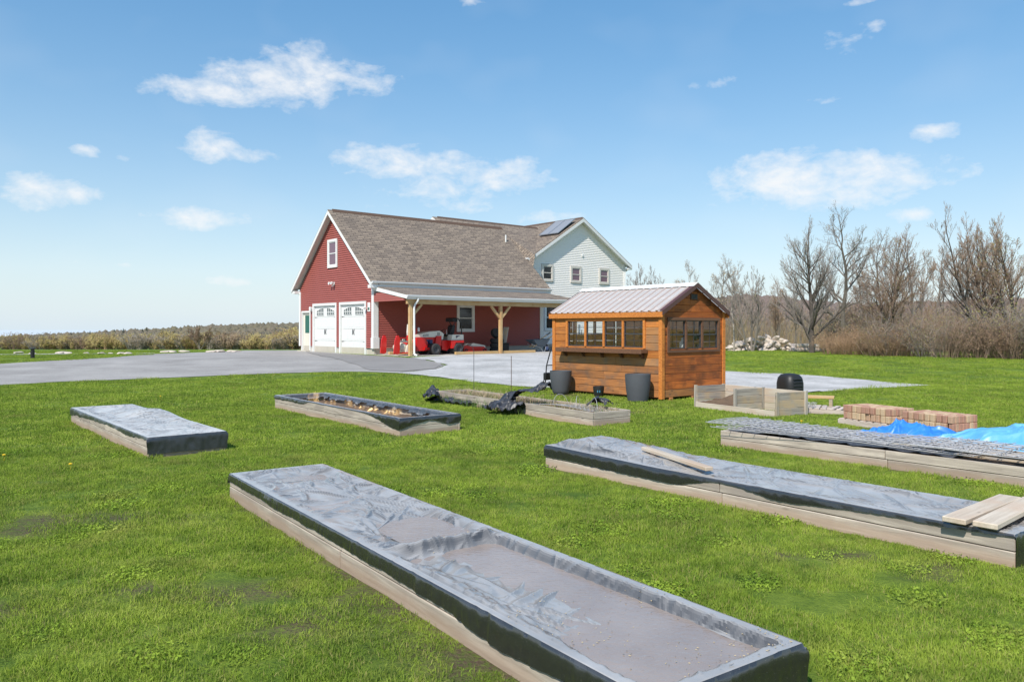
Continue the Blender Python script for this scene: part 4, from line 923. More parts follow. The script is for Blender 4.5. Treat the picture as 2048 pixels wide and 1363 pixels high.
def wrinkle(x, y, e, w, L, seed, amp=1.0):
    """folds of the film: many thin ridges, short ones gathered at the rim and long ones running across"""
    r_ = np.random.default_rng(seed); z = np.zeros(np.shape(x))
    def fold(x0, y0, ang, ln, wd, h, bend):
        c, s_ = math.cos(ang), math.sin(ang); u = ((x-x0)*c+(y-y0)*s_)/ln; v = (-(x-x0)*s_+(y-y0)*c)-bend*u*u*ln
        m = np.clip(1-u*u, 0, 1); q = np.abs(v)/(wd*(.35+.65*m)); return h*m*np.where(q < 1, (1-q)**1.25, 0)
    for k in range(int(30*L)):                                 # gathered at the edges
        side = r_.random(); t = r_.uniform(.02, .98)
        if side < .44: x0, y0, an = .05, t*L, r_.normal(0, .55)
        elif side < .88: x0, y0, an = w-.05, t*L, math.pi+r_.normal(0, .55)
        elif side < .94: x0, y0, an = t*w, .05, math.pi/2+r_.normal(0, .5)
        else: x0, y0, an = t*w, L-.05, -math.pi/2+r_.normal(0, .5)
        ln = r_.uniform(.06,.20); z = np.maximum(z, fold(x0+math.cos(an)*ln*.7, y0+math.sin(an)*ln*.7, an, ln, r_.uniform(.030,.050), r_.uniform(.010,.022), r_.normal(0,.15)))
    for k in range(int(19*L)):                                 # long ones
        x0, y0 = r_.uniform(.12, w-.12), r_.uniform(.15, L-.15); an = r_.choice((R(62), R(100), R(25)))+r_.normal(0, .28)
        z = np.maximum(z, fold(x0, y0, an, r_.uniform(.18,.60), r_.uniform(.032,.065), r_.uniform(.010,.026), r_.normal(0,.25)))
    z = z+(fbm(x*3, y*3, 3, seed)-.5)*.022*np.clip(e/.08, 0, 1)
    return z*np.clip(.35+e/.03, 0, 1)*amp

# foreground bed with rain water
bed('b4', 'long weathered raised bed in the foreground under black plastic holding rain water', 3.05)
_, _, w4, L4, h4 = BEDS['b4']; WZ = h4-.040; WZ2 = h4-.022
def top4(x, y, e):
    prof = 1-np.exp(-(e/.075)**2)
    near = 1-sstep(2.30, 2.46, y)
    pool = near*prof*(.085)
    jit = (fbm(x*6, y*3, 4, 71)-.5)
    isl = np.exp(-(((x-.16-.06*np.sin(y*3)+.12*jit)/.30)**4+((y-1.55+.3*jit)/.80)**4))*.062*near + np.exp(-(((x-.50+.2*jit)/.14)**2+((y-1.30)/.55)**2))*.030*near+jit*.022*near
    rid = np.exp(-((y-2.48)/.05)**2)*.045*sstep(.05,.25,x)
    p2 = np.exp(-((np.abs(x-.58)/.30)**4+(np.abs(y-2.92)/.36)**4))*.045
    p3 = np.exp(-((np.abs(x-.55)/.28)**4+(np.abs(y-5.35)/.22)**4))*.035
    far_ = sstep(2.30,2.46,y)*prof*.020
    ed = np.clip(e/.09, 0, 1)
    return -pool+(isl+rid*.9-p2-p3)*ed-far_ + wrinkle(x, y, e, w4, L4, 4, 1.0)*(1-.35*near)
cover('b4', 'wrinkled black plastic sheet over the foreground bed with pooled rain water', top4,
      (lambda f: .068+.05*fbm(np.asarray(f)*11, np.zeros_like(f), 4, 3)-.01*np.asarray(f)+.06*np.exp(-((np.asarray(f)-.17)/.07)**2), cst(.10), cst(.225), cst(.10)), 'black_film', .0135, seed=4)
def pool(label, x0, x1, y0, y1, z, key='b4', mat='puddle_water'):
    (o, a, w, L, h) = BEDS[key]; n = 40
    th = np.linspace(0, 2*np.pi, n, endpoint=False); k = 6.0
    cx, cy = (x0+x1)/2, (y0+y1)/2; c, s_ = np.cos(th), np.sin(th)
    r = 1/(np.abs(c)**k+np.abs(s_)**k)**(1/k); me = MB(); me.add([(cx+(x1-x0)/2*r_*c_, cy+(y1-y0)/2*r_*q_, z) for r_, c_, q_ in zip(r, c, s_)], [tuple(range(n))])
    oo = put('rain_puddle', me.mesh('rain_puddle', mat), None, (o[0], o[1], 0), (0,0,R(a))); return tag(oo, label, 'water', 'rain puddles on plastic')
pool('large brown rain puddle in the near half of the foreground plastic', .035, w4-.03, .035, 2.44, WZ)
pool('small pale rain puddle behind the ridge across the foreground plastic', .28, .88, 2.56, 3.28, WZ2)
pool('tiny rain puddle at the far end of the foreground plastic', .30, .82, 5.18, 5.52, WZ2-.008)
# litter floating on the foreground pool
(o4, a4, _, _, _) = BEDS['b4']; vs = []; fs = []
for k in range(330):
    c = random.choice([(.75,.25,.12),(.6,.12,.15),(.2,.95,.1),(.25,.62,.10),(.5,1.1,.2),(.85,.9,.08),(.35,5.4,.12),(.5,2.48,.2),(.88,.12,.1),(.5,.08,.3)])
    x = np.clip(random.gauss(c[0], c[2]), .04, w4-.04); y = max(.03, random.gauss(c[1], c[2])); s_ = random.uniform(.002,.0075); a = random.uniform(0,6.3)
    z = max(WZ+.003, h4+.01+float(top4(np.array(x), np.array(y), np.array(max(0, min(x, w4-x, y)-.045))))+.003)
    i = len(vs); vs += [(x+s_*math.cos(a), y+s_*math.sin(a), z), (x-s_*math.sin(a)*.6, y+s_*math.cos(a)*.6, z+.003), (x-s_*math.cos(a), y-s_*math.sin(a), z+.001), (x+s_*math.sin(a)*.6, y-s_*math.cos(a)*.6, z)]; fs.append((i,i+1,i+2,i+3))
stuff(put('seed_litter', npmesh('seed_litter', vs, fs, 'weed_dry'), None, (o4[0], o4[1], 0), (0,0,R(a4))), 'dry seeds and leaf bits scattered on the foreground plastic', 'litter')

# right-hand bed, taut cover with boards on it
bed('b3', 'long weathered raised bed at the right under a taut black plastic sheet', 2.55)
_, _, w3, L3, h3 = BEDS['b3']
def top3(x, y, e):
    fy = y/L3; prof = 1-np.exp(-(e/.10)**2)
    return prof*(.075*sstep(.35,.95,fy)-.035*(1-sstep(.15,.6,fy)))+.03*sstep(.6,1,fy)+wrinkle(x, y, e, w3, L3, 21, .85)
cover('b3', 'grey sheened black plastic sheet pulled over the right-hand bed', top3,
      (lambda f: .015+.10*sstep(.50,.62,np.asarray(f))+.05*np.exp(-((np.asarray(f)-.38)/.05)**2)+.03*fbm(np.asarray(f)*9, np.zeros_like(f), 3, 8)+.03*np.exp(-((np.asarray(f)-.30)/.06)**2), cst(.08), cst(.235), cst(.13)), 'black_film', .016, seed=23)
def bed_frame(key): (o, a, w, L, h) = BEDS[key]; return o, R(a)
def on_bed(key, name, x, y, z, L, h, t, mat, rz, label, ry=0.0):
    (o, a, w, _, _) = BEDS[key]; c, s_ = math.cos(R(a)), math.sin(R(a))
    q = plank(None, name, (o[0]+c*x-s_*y, o[1]+s_*x+c*y, z), L, t, h, mat, 'x', .006, rot=(0, ry, R(a)+rz)); return tag(q, label, 'board')
on_bed('b3', 'loose_board', -.07, .17, h3+.050, 1.12, .165, .042, 'pale_wood', R(3), 'pale board laid across the right-hand bed, the one nearer the camera', R(-1))
on_bed('b3', 'loose_board', -.10, .37, h3+.050, 1.10, .165, .042, 'pale_wood', R(1), 'pale board laid across the right-hand bed, the one farther from its corner', R(-1))
on_bed('b3', 'loose_board', .07, 2.72, h3+.078, 1.22, .09, .040, 'pale_wood', R(74), 'narrow loose board lying lengthwise on the right-hand plastic sheet', R(-1.5))
# left bed, dusty cover
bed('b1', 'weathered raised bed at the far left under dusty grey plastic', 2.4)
_, _, w1, L1, h1 = BEDS['b1']
def top1(x, y, e):
    fy = y/L1; prof = 1-np.exp(-(e/.10)**2); m = np.exp(-((y-2.9)/.7)**2-((x-.75)/.35)**2)*.10
    return m-.02*prof*(fy > .68)-.012*prof+wrinkle(x, y, e, w1, L1, 31, .9)
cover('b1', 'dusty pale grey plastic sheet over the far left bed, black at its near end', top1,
      (lambda f: .035+.10*np.clip(fbm(np.asarray(f)*9, np.zeros_like(f), 3, 12)-.25, 0, 1)+.05*(np.asarray(f) > .72)*fbm(np.asarray(f)*20, np.zeros_like(f), 2, 2), cst(.07), lambda f: .215+.02*fbm(np.asarray(f)*5, np.zeros_like(f), 2, 3)-.0*np.asarray(f), cst(.05)), 'dusty_sheen_film', .02, seed=33)
# burning bed
bed('b2', 'weathered raised bed with small flames burning on its sunken plastic', 2.9, .12)
_, _, w2, L2, h2 = BEDS['b2']
def top2(x, y, e): 
    prof = 1-np.exp(-(e/.07)**2); return -.115*prof+wrinkle(x, y, e, w2, L2, 41, .8)*(.4+.6*np.exp(-e/.2))
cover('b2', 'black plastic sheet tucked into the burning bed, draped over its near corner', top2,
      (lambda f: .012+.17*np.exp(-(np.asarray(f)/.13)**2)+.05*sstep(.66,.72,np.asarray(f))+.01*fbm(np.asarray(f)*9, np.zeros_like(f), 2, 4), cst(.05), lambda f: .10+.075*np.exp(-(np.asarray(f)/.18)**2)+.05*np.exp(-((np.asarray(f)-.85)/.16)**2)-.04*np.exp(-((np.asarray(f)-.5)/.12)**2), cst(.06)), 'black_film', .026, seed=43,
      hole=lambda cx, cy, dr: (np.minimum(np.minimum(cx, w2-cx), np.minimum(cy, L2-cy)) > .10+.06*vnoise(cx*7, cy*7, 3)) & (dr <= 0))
def flame(x, y, z, r, hgt, lean, seed, label):
    (o, a, w, L, h) = BEDS['b2']; rr = random.Random(seed); bm = MB(); n = 10
    for tng in range(3):
        ox, oy = rr.uniform(-.5,.5)*r, rr.uniform(-.9,.9)*r; hh = hgt*.85*rr.uniform(.6,1.0); prof = [.35,.8,1,.9,.68,.42,.2,.04]; pts = []; rs = []
        for i, q in enumerate(prof):
            f = i/(len(prof)-1); pts.append((ox+lean[0]*f*f*hh+.12*r*math.sin(f*7+seed), oy+lean[1]*f*f*hh+.12*r*math.cos(f*6+seed), f*hh)); rs.append(q*r*rr.uniform(.5,.62))
        bm.tube(pts, rs, n)
    c, s_ = math.cos(R(a)), math.sin(R(a))
    oo = put('flame', bm.mesh('flame', 'flame_gas', 'all'), None, (o[0]+c*x-s_*y, o[1]+s_*x+c*y, z), (0,0,R(a))); tag(oo, label, 'flame', 'flames on the burning bed')
FL = [(.70,5.0,.17,.30,(.55,.15),'tall curling flame at the far end of the burning bed'),(.55,4.55,.10,.13,(.3,0),'low flame next to the tall far flame'),(.55,3.9,.13,.17,(.3,0),'flame at the middle joint of the burning bed'),(.68,3.35,.14,.28,(.25,.1),'upright flame just past the middle of the burning bed'),
      (.64,2.75,.11,.15,(.2,0),'low flame left of the near flames'),(.68,2.2,.12,.16,(.2,.1),'second low flame of the near row'),(.70,1.75,.12,.15,(.2,0),'flame in the middle of the near row'),(.72,1.35,.15,.20,(.2,.1),'nearest flame toward the right corner of the burning bed')]
for i, (x, y, r, hg, ln, lab) in enumerate(FL): flame(x, y, .165, r, hg, ln, i+3, lab)
# weedy bed with torn film
wb = bed('b5', 'open raised bed full of dry weeds in front of the orange shed', 2.9, .19)
_, _, w5, L5, h5 = BEDS['b5']; (o5, a5) = bed_frame('b5')
def b5(x, y, z=0.0): c, s_ = math.cos(a5), math.sin(a5); return (o5[0]+c*x-s_*y, o5[1]+s_*x+c*y, z)
def crumple(name, path, width, seed, label, mat='bare_film', hz=.12, cat='plastic sheet', res=26, lay=.0, sharp=1.0, nn=None):
    """a gathered strip of film lying along a path"""
    hz *= .75; P = np.array(path, float); d = np.r_[0, np.cumsum(np.linalg.norm(np.diff(P, axis=0), axis=1))]; n = nn or max(30, int(d[-1]/.025)); s = np.linspace(0, d[-1], n)
    C = np.stack([np.interp(s, d, P[:,i]) for i in range(3)], 1); tx = np.gradient(C[:,:2], axis=0); tx /= np.linalg.norm(tx, axis=1)[:,None]+1e-9; nn_ = np.stack([-tx[:,1], tx[:,0]], 1)
    v = np.linspace(-.5, .5, res); S, V = np.meshgrid(s, v, indexing='ij'); f = fbm(S*5, V*4+seed, 3, seed); g = ridged(S, V*width, 6, R(35), .5, seed+3)**2; g2 = ridged(S, V*width, 9, R(120), .5, seed+6)**2
    wd = width*(.55+.8*fbm(S*2.5, V*0+1, 2, seed+9)); off = V*wd+(f-.5)*.10*sharp
    Z = C[:,2][:,None]+hz*np.abs(np.cos(V*2.6+3*(f-.5)))*(.35+fbm(S*4, V*3, 3, seed+4))+(g*.05+g2*.035)*sharp-.02
    X = C[:,0][:,None]+nn_[:,0][:,None]*off+(fbm(S*8, V*6, 2, seed+1)-.5)*.06; Y = C[:,1][:,None]+nn_[:,1][:,None]*off+(fbm(S*8, V*6, 2, seed+2)-.5)*.06
    Z = np.maximum(Z, lay+.008); m = res; ii = (np.arange(n-1)[:,None]*m+np.arange(m-1)[None,:]).ravel()
    return tag(put(name, npmesh(name, np.stack([X.ravel(), Y.ravel(), Z.ravel()], 1), np.stack([ii,ii+1,ii+m+1,ii+m],1), mat, True)), label, cat)
pts = [gp(*p, zz=0.02) for p in [(862,803),(885,801),(905,806),(935,810),(965,812),(990,817),(1010,820)]]
crumple('plastic_sheet', [(x, y, .02) for x, y in pts], .30, 5, 'torn black plastic strip crumpled along the left of the weedy bed', hz=.10)
pts = [gp(*p, zz=0.02) for p in [(870,792),(862,800),(868,808)]]; crumple('plastic_sheet', [(x, y, .06) for x, y in pts], .34, 7, 'bunched black plastic at the far left corner of the weedy bed', hz=.26)
a_ = b5(-.30, 2.55, .05); b_ = b5(.0, 2.55, .24); c_ = b5(.22, 2.25, .36); d_ = b5(.50, 1.95, .46)
crumple('plastic_sheet', [a_, b_, c_, d_], .46, 11, 'black plastic flap standing up over the middle of the weedy bed', hz=.16, sharp=1.4)
crumple('plastic_sheet', [b5(-.42,2.8,.03), b5(-.25,2.35,.05), b5(-.08,2.0,.04)], .42, 13, 'black plastic heap on the grass beside the middle of the weedy bed', hz=.22, sharp=1.4)
crumple('plastic_sheet', [b5(.75,1.0,.22), b5(.80,.75,.30), b5(.84,.52,.24)], .22, 17, 'small black plastic scrap at the right edge of the weedy bed', hz=.12)
def blades(n, region, hrange, seed, lean=.35, wd=.004, base=.0, seg=3, arch=0.0):
    rr = np.random.default_rng(seed); vs = []; fs = []
    for k in range(n):
        x, y = region(rr); hh = rr.uniform(*hrange); a = rr.uniform(0, 6.28); l = rr.normal(0, lean)*hh; b = rr.uniform(0, 6.28); wv = (math.cos(b)*wd, math.sin(b)*wd); i = len(vs)
        z0 = base(x, y) if callable(base) else base
        for j in range(seg+1):
            f = j/seg; g = 1-f*.9; px_ = x+math.cos(a)*l*f*f; py_ = y+math.sin(a)*l*f*f; pz = z0+hh*(f-arch*f*f)
            vs += [(px_-wv[0]*g, py_-wv[1]*g, pz), (px_+wv[0]*g, py_+wv[1]*g, pz)]
        for j in range(seg): fs.append((i+2*j, i+2*j+1, i+2*j+3, i+2*j+2))
    return vs, fs
def in_b5(rr): return (rr.uniform(.06, w5-.06), rr.uniform(.1, L5-.1))
v, f = blades(1500, in_b5, (.04,.22), 3, .8, .0035, .17); v2, f2 = blades(1100, in_b5, (.03,.12), 4, .6, .005, .17); nA = len(f)
f2 = [tuple(i+len(v) for i in q) for q in f2]
o = put('dry_weeds', npmesh('dry_weeds', v+v2, f+f2, ['weed_dry','weed_green'], False, [0]*nA+[1]*len(f2)), None, (o5[0],o5[1],0), (0,0,a5)); stuff(o, 'dry and green weeds growing in the open raised bed', 'weeds')
def side5(rr): return (-rr.uniform(.02,.18), rr.uniform(3.2, L5) if rr.random() < .6 else rr.uniform(2.0,3.2))
v, f = blades(420, side5, (.08,.26), 8, .5, .006, .0); stuff(put('tall_grass', npmesh('tall_grass', v, f, 'weed_green'), None, (o5[0],o5[1],0), (0,0,a5)), 'uncut tall grass along the left side of the weedy bed', 'grass')
# wire hoops and mesh standing in the weedy bed
def wire_grid(w, L, dx, dy, r, seed, warp=.02):
    rr = random.Random(seed); bm = MB(); nz = lambda x, y: warp*(math.sin(x*4+seed)+math.sin(y*2.3+seed*2))+0
    x = 0
    while x <= w+1e-6: bm.tube([(x, y, nz(x, y)) for y in np.linspace(0, L, 9)], r, 4, cap=False); x += dx
    y = 0
    while y <= L+1e-6: bm.tube([(x_, y, nz(x_, y)+2*r) for x_ in np.linspace(0, w, 5)], r, 4, cap=False); y += dy
    return bm.mesh('wire_panel', 'wire')
p = b5(.12, .25, .24); place('wire_fence', wire_grid(.55, 2.1, .09, .12, .003, 3, .03), 'rusty wire mesh lying over the near end of the weedy bed', 'wire mesh', p, a5)
for k, (y, lab) in enumerate(((1.7,'wire hoop in the weedy bed nearest the black plastic flap'),(1.15,'middle wire hoop of the weedy bed'),(.7,'wire hoop nearest the corner of the weedy bed'))):
    bm = MB(); bm.tube([(math.cos(t)*.19, .04*math.sin(k+t), .16+math.sin(t)*.26) for t in np.linspace(0, math.pi, 12)], .004, 5); place('wire_hoop', bm.mesh('hoop','wire',True), lab, 'wire hoop', b5(.60, y), a5+R(30*k))
bm = MB(); bm.tube([(0,0,.15),(0,.01,.9),(0,.0,1.17),(.05,.0,1.30),(.14,.0,1.345),(.22,0,1.31),(.27,0,1.24),(.275,0,1.22)], .007, 6)
q = place('shepherd_hook', bm.mesh('hook','dark_metal',True), 'tall thin shepherd hook standing at the far end of the weedy bed', 'garden hook', b5(.78, 5.35), R(180))
bm = MB(); bm.tube([(0,0,.1),(.0,0,1.12)], .008, 6); place('metal_stake', bm.mesh('stake','rust'), 'thin dark metal stake standing in the weedy bed', 'stake', b5(.52, 3.35))
# mesh-covered bed
bed('b6', 'raised bed at the far right under a pile of wire mesh panels', 3.2, .19)
(o6, a6) = bed_frame('b6'); _, _, w6, L6, h6 = BEDS['b6']
def b6(x, y, z=0.0): c, s_ = math.cos(a6), math.sin(a6); return (o6[0]+c*x-s_*y, o6[1]+s_*x+c*y, z)
def sheet_patch(name, w, L, z, seed, mat, label, loc, rz, cat):
    xs, ys = np.meshgrid(np.linspace(0, w, 30), np.linspace(0, L, 70)); zz = z+(ridged(xs, ys, 4, R(60), .4, seed)**4*.03+fbm(xs*6, ys*6, 3, seed)*.03)
    xs = xs+(fbm(xs*3, ys*3, 2, seed+2)-.5)*.12; m = 30; ii = (np.arange(69)[:,None]*m+np.arange(29)[None,:]).ravel()
    tag(put(name, npmesh(name, np.stack([xs.ravel(), ys.ravel(), zz.ravel()],1), np.stack([ii,ii+1,ii+m+1,ii+m],1), mat, True), None, loc, (0,0,rz)), label, cat)
sheet_patch('landscape_fabric', .88, 3.05, .0, 5, 'bare_film', 'dark weathered fabric lying under the wire panels on the right bed', b6(.03, 2.45, h6-.005), a6, 'fabric')
for k, (x, y, L, rz, lab) in enumerate(((-.02,1.95,3.85,R(1.0),'topmost wire panel of the pile overhanging the left end of the bed'),(.03,2.3,3.6,R(-1),'middle wire panel of the pile on the right bed'),(.0,2.2,3.5,R(1.8),'lowest wire panel of the pile on the right bed'),(-.03,-.4,3.3,R(.5),'wire panel lying over the near end of the right bed'),(.05,-.2,3.0,R(-2),'second wire panel under the one at the near end of the right bed'))):
    place('wire_mesh', wire_grid(1.0, L, (.15,.13,.15,.15,.15)[k], (.2,.15,.2,.2,.2)[k], .0046, k, .012), lab, 'wire mesh', b6(x, y, h6+.05+.028*(2-k%3)), a6+rz)
for k, (x, y) in enumerate(((.2,.4),(.2,1.0),(.45,.2),(.62,.9),(.7,1.5),(.35,1.7))):
    q = plank(None, 'weathered_board', b6(x, y, h6+.008+.012*k), 1.5, .09, .018, 'grey_wood', rot=(R(90),0,a6+R(90+k*2-4))); tag(q, ('first','second','third','fourth','fifth','topmost')[k]+' weathered board from below under the wire on the right bed', 'board', 'loose boards under the wire mesh')
# ------------------------------------------------------------------ tarps
def heap(name, cx, cy, rx, ry, rz, hgt, seed, mat, label, sharp=1.0, flat=2.2, n=130):
    u = np.linspace(-1.05, 1.05, n); X, Y = np.meshgrid(u, u); r = np.sqrt(X**2+Y**2)*(1+.25*(fbm(X*2+5, Y*2+5, 3, seed)-.5)*2)
    body = np.clip(1-np.clip(r, 0, 1)**flat, 0, 1)
    wv = ridged(X*rx, Y*ry, 2.6, R(30), .5, seed)**3*.5+ridged(X*rx, Y*ry, 5.0, R(110), .5, seed+2)**3*.4+fbm(X*2.2, Y*2.2, 3, seed+3)*.55
    z = hgt*body*(1-.45*sharp+.6*sharp*wv)+.006; z = z+wrinkle(X*rx+rx, Y*ry+ry, np.full_like(X, .2), 2*rx, 2*ry, seed, 3.0)*np.clip((1-r)*6, 0, 1); keepf = (r < 1.0)
    c, s_ = math.cos(rz), math.sin(rz); x = X*rx; y = Y*ry; V = np.stack([(cx+c*x-s_*y).ravel(), (cy+s_*x+c*y).ravel(), z.ravel()], 1)
    ii = (np.arange(n-1)[:,None]*n+np.arange(n-1)[None,:]); kk = keepf[:-1,:-1]&keepf[1:,1:]; ii = ii[kk]
    return tag(put(name, npmesh(name, V, np.stack([ii,ii+1,ii+n+1,ii+n],1), mat, True)), label, 'tarp')
x, y = gp(1835, 893); heap('blue_tarp', x, y+.15, .95, .40, R(-33), .27, 3, 'tarp_blue', 'crumpled bright blue tarp between the pavers and the wire mesh', 1.0, 1.8)
x, y = gp(2040, 915); heap('light_tarp', x+.25, y+.15, 1.15, .62, R(-25), .34, 9, 'tarp_light', 'pale blue tarp stretched over a mound at the right edge', .35, 3.2)
x, y = gp(1790, 876); bm = MB(); bm.lathe([(.0,0),(.05,.02),(.06,.06),(.04,.1),(.0,.11)],10); place('yellow_ball', bm.mesh('ball','yellow',True), 'small yellow ball lying on the crumpled blue tarp', 'ball', (x, y, .16))
x, y = gp(1810, 888); bm = MB(); bm.box((-.13,-.08,0),(.13,.08,.07),0,.01); place('loose_paver', bm.mesh('pav','brick_red'), 'single red paver weighing down the blue tarp', 'paver', (x, y, .15), R(-35))
# ------------------------------------------------------------------ pavers on pallets
PA = math.atan2(-.91,.42); pd = (math.cos(PA), math.sin(PA)); pn = (-pd[1], pd[0])
def pav(x, y, z=0.0): return (5.87+pd[0]*x+pn[0]*y, 13.87+pd[1]*x+pn[1]*y, z)
def pallet(label, loc, rz, L, W_, fan=0.0, mat='pallet_wood', nsl=8):
    t = thing('pallet', label, 'pallet', loc, rz, 'wooden pallets')
    for k in range(3): plank(t, 'stringer', (0, W_*k/2*.94+.02, .05), L, .09, .04, mat, 'x', .004)
    for k in range(nsl): plank(t, 'slat', (L*(k+.5)/nsl*.98, -.0, .105), W_, .018, .09, mat, rot=(0,0,R(90)+random.uniform(-fan,fan)), ch=.003)
    return t
pallet('wooden pallet under the left paver stack', pav(-.07,-.03), PA, 1.2, .75); pallet('wooden pallet under the right paver stack', pav(1.17,-.03), PA, 1.2, .75)
_b = [MB().box((-.038,-.037,0),(.038,.037,.116),0,.008).mesh('brick', m) for m in ('brick','brick_tan','brick_red')]
def stack(x0, nx_, ny_, label, low=None):
    t = thing('paver_stack', label, 'paver stack', pav(x0, 0, .118), PA, 'stacks of pavers')
    for lz_ in range(2):
        for i in range(nx_):
            for j in range(ny_):
                put('brick', random.choice(_b), t, ((i+.5)*.099+random.uniform(-.005,.005), (j+.5)*.086+random.uniform(-.004,.004)+(random.uniform(-.022,.010) if j == 0 else 0), lz_*.1195), (0,0,random.uniform(-.06,.06)))
    if low:
        for i in range(low): put('brick', random.choice(_b), t, ((i-low+.5)*.11-.01, .06, 0), (0,0,random.uniform(-.1,.1)))
stack(.0, 10, 7, 'left stack of tan and red pavers on a pallet'); stack(1.22, 9, 7, 'right stack of tan and red pavers on a pallet', 2)
x, y = gp(1598, 826); pallet('weathered broken pallet lying beside the compost bin', (x, y, 0), R(-28), .95, .80, .12, 'pallet_wood', 7)
# ------------------------------------------------------------------ compost bin
CA = math.atan2(.49,.87); cb = thing('compost_bin', 'grey plank compost bin with two open bays beside the shed', 'compost bin', (3.99,16.9,0), CA)
CL_, CD, CH = 2.18, .86, .47
for y in (0, -CL_/2, -CL_):                                   # three side walls running back
    for k in range(3): plank(cb, 'plank', (.02, y, .08+k*.155), CD-.04, .148, .03, 'grey_wood', 'x', .004)
    for x in (.02, CD-.03): plank(cb, 'corner_post', (x, y+(.032 if y > -.1 else -.032), -.02), CH+.03, .07, .035, 'grey_wood', 'z', .004)
for k in range(3): plank(cb, 'plank', (CD, -CL_, .08+k*.155), CL_, .148, .03, 'pale_wood', 'y', .004)
plank(cb, 'plank', (-.005, -CL_, .05), CL_, .13, .032, 'pale_wood', 'y', .004)
bm = MB(); n = 18; xs, ys = np.meshgrid(np.linspace(.03,CD-.03,n), np.linspace(-CL_/2+.03,-.03,n)); zz = .05+.20*np.exp(-((ys+.4)/.4)**2)*(xs/CD)+fbm(xs*9, ys*9, 3, 3)*.09
ii = (np.arange(n-1)[:,None]*n+np.arange(n-1)[None,:]).ravel(); put('compost', npmesh('compost', np.stack([xs.ravel(),ys.ravel(),zz.ravel()],1), np.stack([ii,ii+1,ii+n+1,ii+n],1), 'soil', True), cb)
# black composter behind
x, y = gp(1580, 799); t = thing('plastic_composter', 'black ribbed plastic composter behind the compost bin', 'composter', (x, y, 0), R(24)); t.scale = (.88,.88,.95)
bm = MB(); sec = [(.0,.24,.30),(.22,.285,.30),(.42,.285,.30),(.56,.26,.27),(.64,.20,.2),(.665,.1,.1)]; vs = []; nn = 24
for (z, rx, ry) in sec:
    for k in range(nn):
        a = 2*math.pi*k/nn; c, s_ = math.cos(a), math.sin(a); q = (abs(c)**4+abs(s_)**4)**-.25; vs.append((rx*q*c, ry*q*s_, z))
bm.add(vs, [(i*nn+k, i*nn+(k+1)%nn, (i+1)*nn+(k+1)%nn, (i+1)*nn+k) for i in range(len(sec)-1) for k in range(nn)]+[tuple((len(sec)-1)*nn+k for k in range(nn))]); bm.build('body', 'pot_black', t, True)
for k in range(5):
    bm = MB(); z = .18+k*.085; bm.tube([(-.15,-.296,z),(-.08,-.303,z+.012),(.08,-.303,z+.012),(.15,-.296,z)], .016, 8); bm.build('rib', 'pot_black', t, True)
x, y = gp(1596, 815); t = thing('plank_bench', 'low wooden plank bench behind the compost bin', 'bench', (x, y, 0), R(-24))
plank(t, 'top_board', (0,.0,.24), .72, .04, .2, 'lumber', 'x', .004); plank(t, 'top_board', (0,.21,.24), .72, .04, .2, 'lumber', 'x', .004)
for q in (.04, .62):
    bm = MB(); bm.box((q,-.09,0),(q+.07,.3,.219)); bm.build('support', 'grey_wood', t)
rr = random.Random(5); bm = MB()
for k in range(14):
    r = rr.uniform(.12,.2); bm.tube([(r*math.cos(a)+rr.uniform(-.03,.03), r*math.sin(a)*.6, .12+.1*math.sin(a*2+k)+rr.uniform(-.02,.02)) for a in np.linspace(0, 6.28, 18)], .003, 4, cap=False)
x, y = gp(1612, 826); place('wire_coil', bm.mesh('coil','wire'), 'tangled coil of wire in front of the low plank bench', 'wire coil', (x, y, 0))
# ------------------------------------------------------------------ tractor and what stands under the lean-to
def wheel(parent, x, y, z, r, wd, name='wheel', rim='dark_metal'):
    w = put(name, None, parent, (x, y, z)); bm = MB()
    bm.lathe([(r*.55,-wd/2),(r*.86,-wd/2),(r*.97,-wd*.38),(r,-wd*.15),(r,wd*.15),(r*.97,wd*.38),(r*.86,wd/2),(r*.55,wd/2)], 26, 0, 'y', cap=False)
    for k in range(20):
        a = 2*math.pi*k/20; m = Matrix.Rotation(-a, 4, 'Y')
        for sg in (-1, 1): bm.box((-.012,sg*wd*.02 if sg > 0 else -wd*.42,r*.97),(.012,wd*.42 if sg > 0 else -wd*.02,r*1.035),0,0,m@Matrix.Rotation(R(18*sg),4,'Z'))
    bm.build('tyre', 'rubber', w); bm = MB(); bm.lathe([(.0,-wd*.20),(r*.18,-wd*.2),(r*.2,-wd*.3),(r*.3,-wd*.22),(r*.5,-wd*.3),(r*.56,-wd*.48),(r*.56,wd*.48),(r*.3,wd*.2),(.0,wd*.2)], 20, 0, 'y'); bm.build('rim', rim, w, True); return w
trc = in_garage('compact_tractor', 'red and cream compact tractor with folded roll bar parked under the lean-to', 'tractor', 0, -1.75)
for x in (2.05, 3.42):
    for y in (-.62, -.38, .38, .62): wheel(trc, x, y, .275, .275, .21)
def part(name, mat, build, parent=trc, smooth=False): bm = MB(); build(bm); return bm.build(name, mat, parent, smooth)
part('front_chassis', 'tractor_red', lambda b: (b.prism([(1.05,.18),(2.55,.30),(2.55,.52),(2.45,.86),(1.25,.86),(1.05,.7)],'y',-.26,.26), b.box((1.55,-.5,.24),(2.3,.5,.36))))
part('side_panel', 'tractor_red', lambda b: (b.prism([(1.12,.2),(1.75,.2),(1.78,.62),(1.55,.86),(1.14,.86)],'y',-.36,-.27), b.prism([(2.22,.42),(2.6,.42),(2.6,.92),(2.3,.92)],'y',-.36,-.27)))
hood = part('hood', 'tractor_cream', lambda b: (b.prism([(1.12,.86),(2.62,.86),(2.62,1.14),(2.52,1.17),(1.9,1.12),(1.12,.96)],'y',-.28,.28)))
